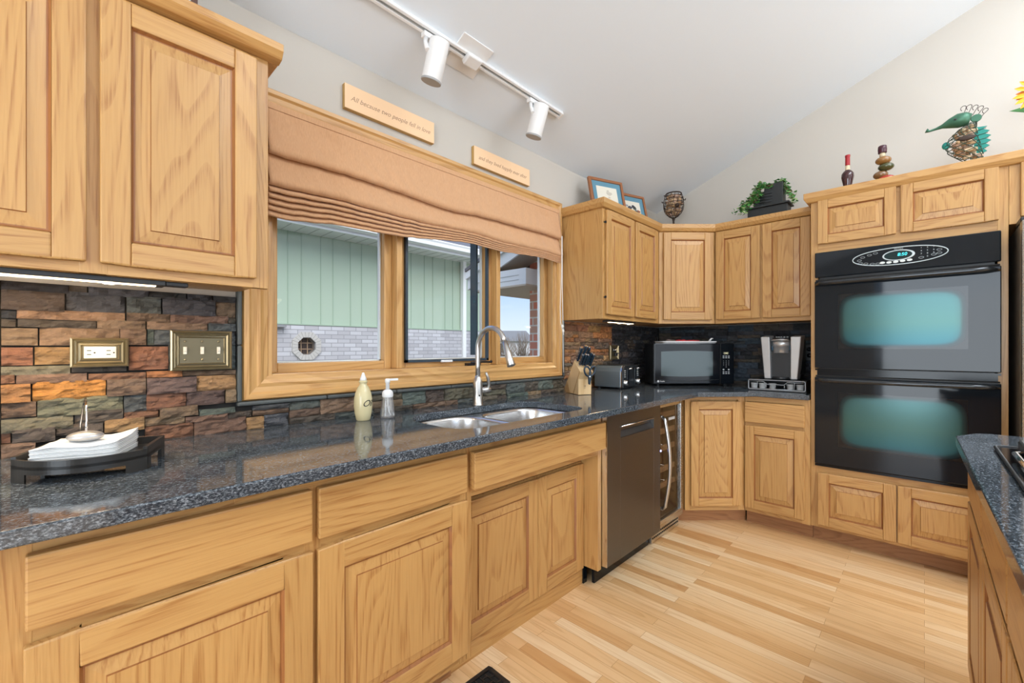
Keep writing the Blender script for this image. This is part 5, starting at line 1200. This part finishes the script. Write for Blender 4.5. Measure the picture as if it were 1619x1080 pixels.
MB().lathe([(.014,.188),(.0135,.215),(0,.215)], (-.008,0,0), 20).build('neck', mat('cream_label', (.66,.54,.36), .4), t)
MB().lathe([(.019,.212),(.021,.215),(.020,.226),(.0215,.228),(.0205,.252),(.018,.255),(0,.255)], (-.008,0,0), 24).build('cap', mat('plum_cap', (.07,.018,.03), .3), t)
# seahorse cork holder
t = thing('seahorse_cork_holder', (3.35, -.13, TOPT), R(-90), 'green metal seahorse cork holder with curled wire crest, on the tower', 'cork holder')
GRN = mat('verdigris_green', (.055,.16,.10), .38, .35); TEAL = mat('teal_fin', (.02,.24,.20), .35, .3); GW = mat('green_wire', (.04,.07,.045), .5, .4)
# local x: right in the photograph (towards the refrigerator). body from TOPT up
def S(x, zz, y=0): return (x, y, zz)
hd = [(-.122,.280),(-.110,.273),(-.085,.276),(-.060,.281),(-.030,.287),(0,.291),(.028,.290),(.048,.284)]
MB().tube([S(*p) for p in hd], [.012,.0055,.0065,.011,.026,.037,.036,.026], 16).build('head', GRN, t)
MB().ball((-.010,-.034,.290), .006, .004, .005, 10).build('eye', BLACKM, t)
MB().lathe([(.019,.0),(.021,.003),(.018,.008),(.010,.010),(0,.011)], (.068,-.012,.278), 16, axis='y').build('ear_disc', GRN, t)
for i, (x, zz, q) in enumerate(((.020,.326,-.10),(.038,.324,0),(.056,.314,.12),(.072,.302,.22),(.082,.284,.40))):
    P = [(x, 0, zz-.012), (x+.008+.01*q, 0, zz+.008), (x+.014+.03*q, 0, zz+.022)]
    for k in range(9): a = R(-20+k*32); P.append((x+.005+.035*q+.0105*math.cos(a), 0, zz+.030+.0105*math.sin(a)-.002*k*.5))
    MB().tube(P, .0015, 6).build('crest_curl', IRON, t)
bp_ = [(.055,.262,.020),(.035,.245,.036),(.018,.215,.052),(.012,.180,.062),(.020,.145,.060),(.038,.110,.050),(.058,.075,.036),(.070,.045,.024),(.066,.020,.014),(.048,.008,.009),(.030,.012,.007)]
b = MB()
def brd(s):
    i = min(int(s), len(bp_)-2); f_ = s-i; a, c_ = bp_[i], bp_[i+1]; return [a[k]+(c_[k]-a[k])*f_ for k in range(3)]
for k in range(10):
    P = []
    for i in range(41): x, zz, r_ = brd(i/4); a = 2*math.pi*k/10+i*.10; P.append((x+r_*math.cos(a), r_*.8*math.sin(a), zz+r_*.3*math.cos(a)))
    b.tube(P, .0018, 5)
for i in range(1, 20): x, zz, r_ = brd(i/2); b.tube([(x+r_*math.cos(a), r_*.8*math.sin(a), zz+r_*.3*math.cos(a)) for a in [2*math.pi*q/16 for q in range(16)]], .0016, 5, closed=True)
b.build('wire_body', GW, t)
MB().ball((.030,-.048,.172), .036, .008, .014, 16).build('name_plaque', IRON, t)
b = MB(); fp = [(.062,.232)]
for i in range(6): zz = .232-.026*i; fp += [(.092+.020*math.sin((i+.5)/6*math.pi)+.010, zz-.006), (.084+.018*math.sin((i+.8)/6*math.pi), zz-.016)]
fp += [(.082,.078),(.060,.100)]
b.prism(fp, -.004, .004, 'y'); b.build('back_fin', TEAL, t)
for i in range(5): MB().tube([(.064,-.005,.212-.026*i),(.108+.012*math.sin((i+.5)/5*math.pi)-.008,-.005,.216-.026*i)], .0016, 5).build('fin_rib', GW, t)
MB().ball((-.045,0,.170), .016, .008, .020, 12).build('belly_fin', TEAL, t)
MB().lathe([(0,0),(.045,0),(.046,.004),(0,.005)], (.045,0,0), 24).build('stand', IRON, t)
_sr = random.Random(9)
def put_corks():
    me = None
    for i in range(46):
        s = _sr.uniform(1.0, 6.4); x, zz, r_ = brd(s); a = _sr.uniform(0, 6.28); q = (r_-.012)*_sr.uniform(.45, .95)
        if me is None: o_ = MB().lathe([(0,-.018),(.0088,-.018),(.0092,-.017),(.0092,.017),(.0088,.018),(0,.018)], seg=10).build('wine_cork', CORKS[1]); me = [o_.data]+[o_.data.copy() for _ in range(3)]; [setattr(m_.materials, '__dummy', 0) if 0 else m_.materials.__setitem__(0, CORKS[(j+1) % 4]) for j, m_ in enumerate(me)]
        else: o_ = bpy.data.objects.new('wine_cork', me[i % 4]); COL.objects.link(o_)
        lx, ly, lz = x+q*math.cos(a), q*.8*math.sin(a), zz
        o_.location = (3.35+ly, -.13-lx, TOPT+lz); o_.rotation_euler = (_sr.uniform(.6,2.2), _sr.uniform(-.7,.7), _sr.uniform(0,6.3))
        tag(o_, 'wine cork inside the wire belly of the green seahorse', 'cork', 'corks filling the seahorse')
put_corks()
# sunflower
t = thing('artificial_sunflower', (3.40, -.432, TOPT), R(-90), 'yellow orange artificial sunflower standing on the tower at the right edge', 'artificial flower')
YEL = mat('petal_yellow', (.85,.42,.02), .6); YEO = mat('petal_orange', (.75,.22,.01), .6)
for k in range(34):
    a = 2*math.pi*k/34+.05*(k % 3); r0, r1 = .035, .095+.012*(k % 2); w_ = .011; ly = -.012*(k % 2)
    dx_, dz_ = math.cos(a), math.sin(a); px_, pz_ = -dz_, dx_
    P = [(r0, 0), (r0+.02, w_), (r1-.02, w_*.9), (r1, 0), (r1-.02, -w_*.9), (r0+.02, -w_)]
    vs = [(dx_*u+px_*v_, ly-.02*(u-r0)/(r1-r0)*.6+(.004 if abs(v_) < 1e-6 else 0), .355+dz_*u+pz_*v_) for u, v_ in P]
    MB().add(vs, [(0,1,2,3),(0,3,4,5)]).build('petal', YEL if k % 2 else YEO, t, solid=.001)
MB().ball((0,-.004,.355), .040, .016, .040, 20).build('seed_head', mat('seed_brown', (.06,.025,.01), .9), t)
MB().tube([(0,.01,.355),(.01,.02,.25),(.02,.01,.10),(.02,0,.01)], .005, 8).build('stem', IV[0], t)
for (x, zz, l_) in ((-.02,.285,.118),(.03,.20,.12)):
    s_ = -1 if x < 0 else 1
    MB().add([(0,.01,zz-.02),(s_*l_*.35,-.01,zz+.012),(s_*l_,-.03,zz-.004),(s_*l_*.4,0,zz-.026)], [(0,1,2,3)]).build('leaf', IV[0], t, solid=.0015)
MB().lathe([(0,0),(.035,0),(.038,.05),(.030,.10),(.026,.10),(.032,.05),(.030,.004),(0,.004)], (.02,0,0), 24).build('vase', mat('green_glass_vase', (.05,.12,.08), .15), t)

# ================================================================== OUTSIDE
GRASS = mat('winter_grass', (.22,.22,.14), .95); _nt, _b, _l = nodes(GRASS); _n = N(_nt, 'ShaderNodeTexNoise', Scale=3.0, Detail=6.0); _l(N(_nt, 'ShaderNodeTexCoord').outputs['Object'], _n.inputs['Vector']); _r3 = ramp(_nt, [(.35,(.16,.17,.10)),(.65,(.34,.32,.22))]); _l(_n.outputs['Fac'], _r3.inputs[0]); _l(_r3.outputs[0], _b.inputs['Base Color'])
o = MB().box(-60, 120, WY+T+.001, 160, -.65, -.5).build('lawn', GRASS); struct(o)
SIDING = mat('sage_green_siding', (.40,.50,.40), .75); BATT = mat('sage_green_batten', (.33,.43,.34), .75)
WBR = mat('pale_painted_brick', (.8,.8,.8), .8); _nt, _b, _l = nodes(WBR); _mp = N(_nt, 'ShaderNodeMapping'); _mp.inputs['Rotation'].default_value = (R(90), 0, 0); _l(N(_nt, 'ShaderNodeTexCoord').outputs['Object'], _mp.inputs[0])
_br = N(_nt, 'ShaderNodeTexBrick', Scale=1.0); _l(_mp.outputs[0], _br.inputs['Vector']); _br.inputs['Brick Width'].default_value = .21; _br.inputs['Row Height'].default_value = .068; _br.inputs['Mortar Size'].default_value = .006
_br.inputs['Color1'].default_value = (.56,.56,.60,1); _br.inputs['Color2'].default_value = (.40,.39,.42,1); _br.inputs['Mortar'].default_value = (.30,.30,.32,1); _br.inputs['Bias'].default_value = -.1; _l(_br.outputs['Color'], _b.inputs['Base Color'])
RBR = mat('red_brick', (.4,.15,.1), .85); _nt, _b, _l = nodes(RBR); _sp = N(_nt, 'ShaderNodeSeparateXYZ'); _mp = N(_nt, 'ShaderNodeCombineXYZ'); _l(N(_nt, 'ShaderNodeTexCoord').outputs['Object'], _sp.inputs[0]); _l(_sp.outputs['Y'], _mp.inputs['X']); _l(_sp.outputs['Z'], _mp.inputs['Y'])
_br = N(_nt, 'ShaderNodeTexBrick', Scale=1.0); _l(_mp.outputs[0], _br.inputs['Vector']); _br.inputs['Brick Width'].default_value = .20; _br.inputs['Row Height'].default_value = .073; _br.inputs['Mortar Size'].default_value = .007
_br.inputs['Color1'].default_value = (.72,.22,.14,1); _br.inputs['Color2'].default_value = (.55,.34,.25,1); _br.inputs['Mortar'].default_value = (.70,.62,.55,1); _l(_br.outputs['Color'], _b.inputs['Base Color'])
SOFF = mat('aluminium_soffit', (.72,.73,.74), .5); SHING = mat('asphalt_shingle', (.15,.15,.17), .9)
DKP = mat('dark_window_glass', (.05,.04,.04), .15)
NY = 7.0
t = thing('neighbour_house', (4.0, NY, -.5), 0, 'neighbouring house with sage green siding over pale brick, seen through the window', 'house')
L = lambda x: x-4.0; Zz = lambda v: v+.5
XE = 6.40
MB().box(L(-6), L(XE), .06, 6, Zz(1.56), Zz(3.02)).build('siding_wall', SIDING, t)
b = MB(); x = -5.9; i = 0
_br_ = random.Random(2)
while x < 5.85:
    b.box(L(x), L(x)+.012, .050, .061, Zz(1.57), Zz(3.0)); x += .20 if i % 2 else .30; i += 1
b.build('siding_groove', BATT, t)
MB().box(L(-6), L(XE), -.01, .10, Zz(1.545), Zz(1.562)).build('drip_ledge', BATT, t)
ow = (2.66, 1.218); ro, ri = .235, .145
# brick wall with an octagonal hole
oc = lambda r, n=8: [(L(ow[0])+r*math.cos(R(22.5+45*k)), Zz(ow[1])+r*math.sin(R(22.5+45*k))) for k in range(n)]
def brickwall():
    out = [(L(-6), 0), (L(XE-.02), 0), (L(XE-.02), Zz(1.546)), (L(-6), Zz(1.546))]; hole = oc(ri+.015)[::-1]
    tri = tessellate_polygon([[Vector((x, z_, 0)) for x, z_ in out], [Vector((x, z_, 0)) for x, z_ in hole]]); fl = out+hole
    b = MB(); b.add([(x, 0, z_) for x, z_ in fl], [tuple(tq) for tq in tri])
    n = len(out); h = len(hole)
    b.add([(x, 0, z_) for x, z_ in hole]+[(x, .12, z_) for x, z_ in hole], [(i, (i+1) % h, h+(i+1) % h, h+i) for i in range(h)])
    b.box(L(XE-.04), L(XE-.02), .0, 6, 0, Zz(1.546))
    return b
brickwall().build('brick_wall', WBR, t)
b = MB(); A, B_ = oc(ro), oc(ri)
for k in range(8):
    for q in range(3):
        u0, u1 = q/3+.012, (q+1)/3-.012; lp = lambda P, u: (P[k][0]+(P[(k+1) % 8][0]-P[k][0])*u, P[k][1]+(P[(k+1) % 8][1]-P[k][1])*u)
        b.prism([lp(A,u0), lp(A,u1), lp(B_,u1), lp(B_,u0)], -.03, .0, 'y')
ob = b.build('octagon_surround', mat('pale_brick_surround', (.50,.48,.46), .8), t)
MB().prism(oc(ri+.012), .10, .11, 'y').build('octagon_pane', DKP, t)
b = MB()
for k in range(8):
    A_, C_ = oc(ri+.012), oc(ri-.012); b.prism([A_[k], A_[(k+1) % 8], C_[(k+1) % 8], C_[k]], .06, .10, 'y')
b.build('octagon_frame', mat('brown_frame', (.16,.13,.11), .6), t)
b = MB()
for q in (-.048, .048): b.box(L(ow[0])+q-.005, L(ow[0])+q+.005, .085, .095, Zz(ow[1])-.13, Zz(ow[1])+.13); b.box(L(ow[0])-.13, L(ow[0])+.13, .085, .095, Zz(ow[1])+q-.005, Zz(ow[1])+q+.005)
b.build('octagon_muntins', mat('tan_muntin', (.50,.34,.22), .6), t)
MB().box(L(5.80), L(5.89), -.05, .05, Zz(0), Zz(3.0)).build('downspout', WHITEV, t, bevel=.01)
MB().box(L(1.7), L(2.33), -.12, .05, Zz(1.50), Zz(1.53)).build('brick_ledge', mat('grey_cap', (.25,.26,.28), .7), t)
b = MB(); b.box(L(-6), L(XE+.3), -.50, .10, Zz(2.99), Zz(3.01)); b.build('soffit', SOFF, t)
b = MB(); 
for i in range(60): b.box(L(-5.5+i*.2), L(-5.5+i*.2)+.006, -.49, .05, Zz(2.984), Zz(2.99))
b.build('soffit_ribs', mat('soffit_line', (.45,.46,.47), .6), t)
MB().box(L(-6), L(XE+.3), -.54, -.50, Zz(2.96), Zz(3.14)).build('fascia', WHITEV, t)
b = MB(); b.prism([(-.66, Zz(3.02)), (-.545, Zz(3.0)), (-.545, Zz(3.13)), (-.67, Zz(3.13)), (-.68, Zz(3.11)), (-.665, Zz(3.08))], L(-6), L(XE+.35), 'x'); b.build('gutter', WHITEV, t)
b = MB(); b.prism([(-.62, Zz(3.14)), (3.2, Zz(4.9)), (3.2, Zz(4.8)), (-.50, Zz(3.09))], L(-6), L(XE+.35), 'x'); b.build('roof', SHING, t)
# own garage wing with boxed eave return
t = thing('brick_garage_wing', (3.0, WY+T+.002, -.5), 0, 'red brick wing with white boxed eave return at the right of the window', 'house wing')
Lz = Zz; y0 = lambda v: v-(WY+T+.002)
MB().box(0, 3.0, 0, y0(2.64), 0, Lz(3.3)).build('brick_wall', RBR, t)
b = MB(); b.box(-.30, 3.2, y0(2.42), y0(3.10), Lz(1.72), Lz(1.735)); b.build('eave_underside', mat('tan_soffit', (.55,.47,.38), .6), t)
b = MB()
b.prism([(y0(3.10), Lz(1.735)), (y0(2.42), Lz(1.735)), (y0(2.42), Lz(1.87)), (y0(2.82), Lz(1.875)), (y0(3.10), Lz(1.78))], -.30, .10, 'x')
b.box(-.285, 3.2, y0(3.085), y0(3.10), Lz(1.735), Lz(1.84)); b.build('boxed_return', WHITEV, t)
for zz in (1.775, 1.815): MB().box(-.303, -.30, y0(2.50), y0(2.80), Lz(zz), Lz(zz)+.004).build('siding_line', mat('siding_line', (.45,.46,.47), .6), t)
# rake board rising toward the house
def rake(dz0, dz1, x0, x1, nm, mt, yA=3.16, zA=1.745, yB=1.93):
    s_ = .37; b = MB(); b.prism([(y0(yA), Lz(zA+dz0)), (y0(yB), Lz(zA+dz0+s_*(yA-yB))), (y0(yB), Lz(zA+dz1+s_*(yA-yB))), (y0(yA), Lz(zA+dz1))], x0, x1, 'x'); return b.build(nm, mt, t)
rake(0, .105, -.31, -.29, 'rake_board', WHITEV); rake(.100, .165, -.335, -.312, 'rake_trim', WHITEV); rake(.170, .20, -.345, 3.2, 'roof', SHING)
rake(.02, .035, -.29, 0.0, 'rake_soffit', mat('tan_soffit', (.55,.47,.38), .6))
# distant house and bush
t = thing('distant_house', (41.5, 40, -.5), 0, 'distant pale house with a grey roof below the boxed eave', 'house')
MB().box(-5.0, 4.2, 0, 6, 0, 2.7).build('wall', mat('pale_grey_siding', (.60,.60,.62), .8), t)
b = MB(); b.prism([(-5.6, 2.5), (4.6, 2.5), (2.6, 3.95), (-3.2, 3.8)], -.5, 6.5, 'y'); b.build('roof', mat('grey_roof', (.26,.27,.31), .9), t)
for x in (-3.2, -1.9): MB().box(x, x+.9, -.03, 0, 1.0, 2.2).build('window', DKP, t)
TW_ = mat('bare_twigs', (.22,.17,.13), .9)
def bush(loc, rad, h, lab, n=120):
    o = MB(); rr = random.Random(int(loc[0]*10))
    for i in range(n):
        a = rr.uniform(0, 6.28); e = rr.uniform(.1, 1); x = y = 0; zz = 0; P = [(0,0,0)]
        for k in range(1, 7): q = k/6; P.append((rad*e*q**.7*math.cos(a+.5*q)+rr.uniform(-.12,.12), rad*e*q**.7*math.sin(a+.5*q)+rr.uniform(-.12,.12), h*q*(1.1-.5*e)+rr.uniform(-.1,.1)))
        o.tube(P, [.035,.028,.022,.018,.014,.010,.006], 4, caps=False)
    ob = o.build('bare_bush', TW_); ob.location = loc; tag(ob, lab, 'bush', 'bare bushes beyond the garden')
bush((32.6, 29.6, -.5), 2.2, 3.2, 'bare winter bush beside the red brick wing')
bush((28.0, 27.6, -.5), 1.6, 2.6, 'smaller bare bush left of the faucet arch')
t = thing('pendant_lamp', (1.75, -2.2, 1.70), 0, 'glowing glass bowl pendant lamp, mirrored in the left window pane', 'pendant lamp')
MB().lathe([(0,0),(.08,.010),(.15,.045),(.19,.10),(.185,.10),(.145,.05),(.08,.018),(0,.008)], seg=32).build('glass_bowl', emit('bowl_glow', (1,.80,.52), 4.0), t)
MB().tube([(0,0,.10),(0,0,1.45)], .006, 8).build('rod', PEWTER, t)
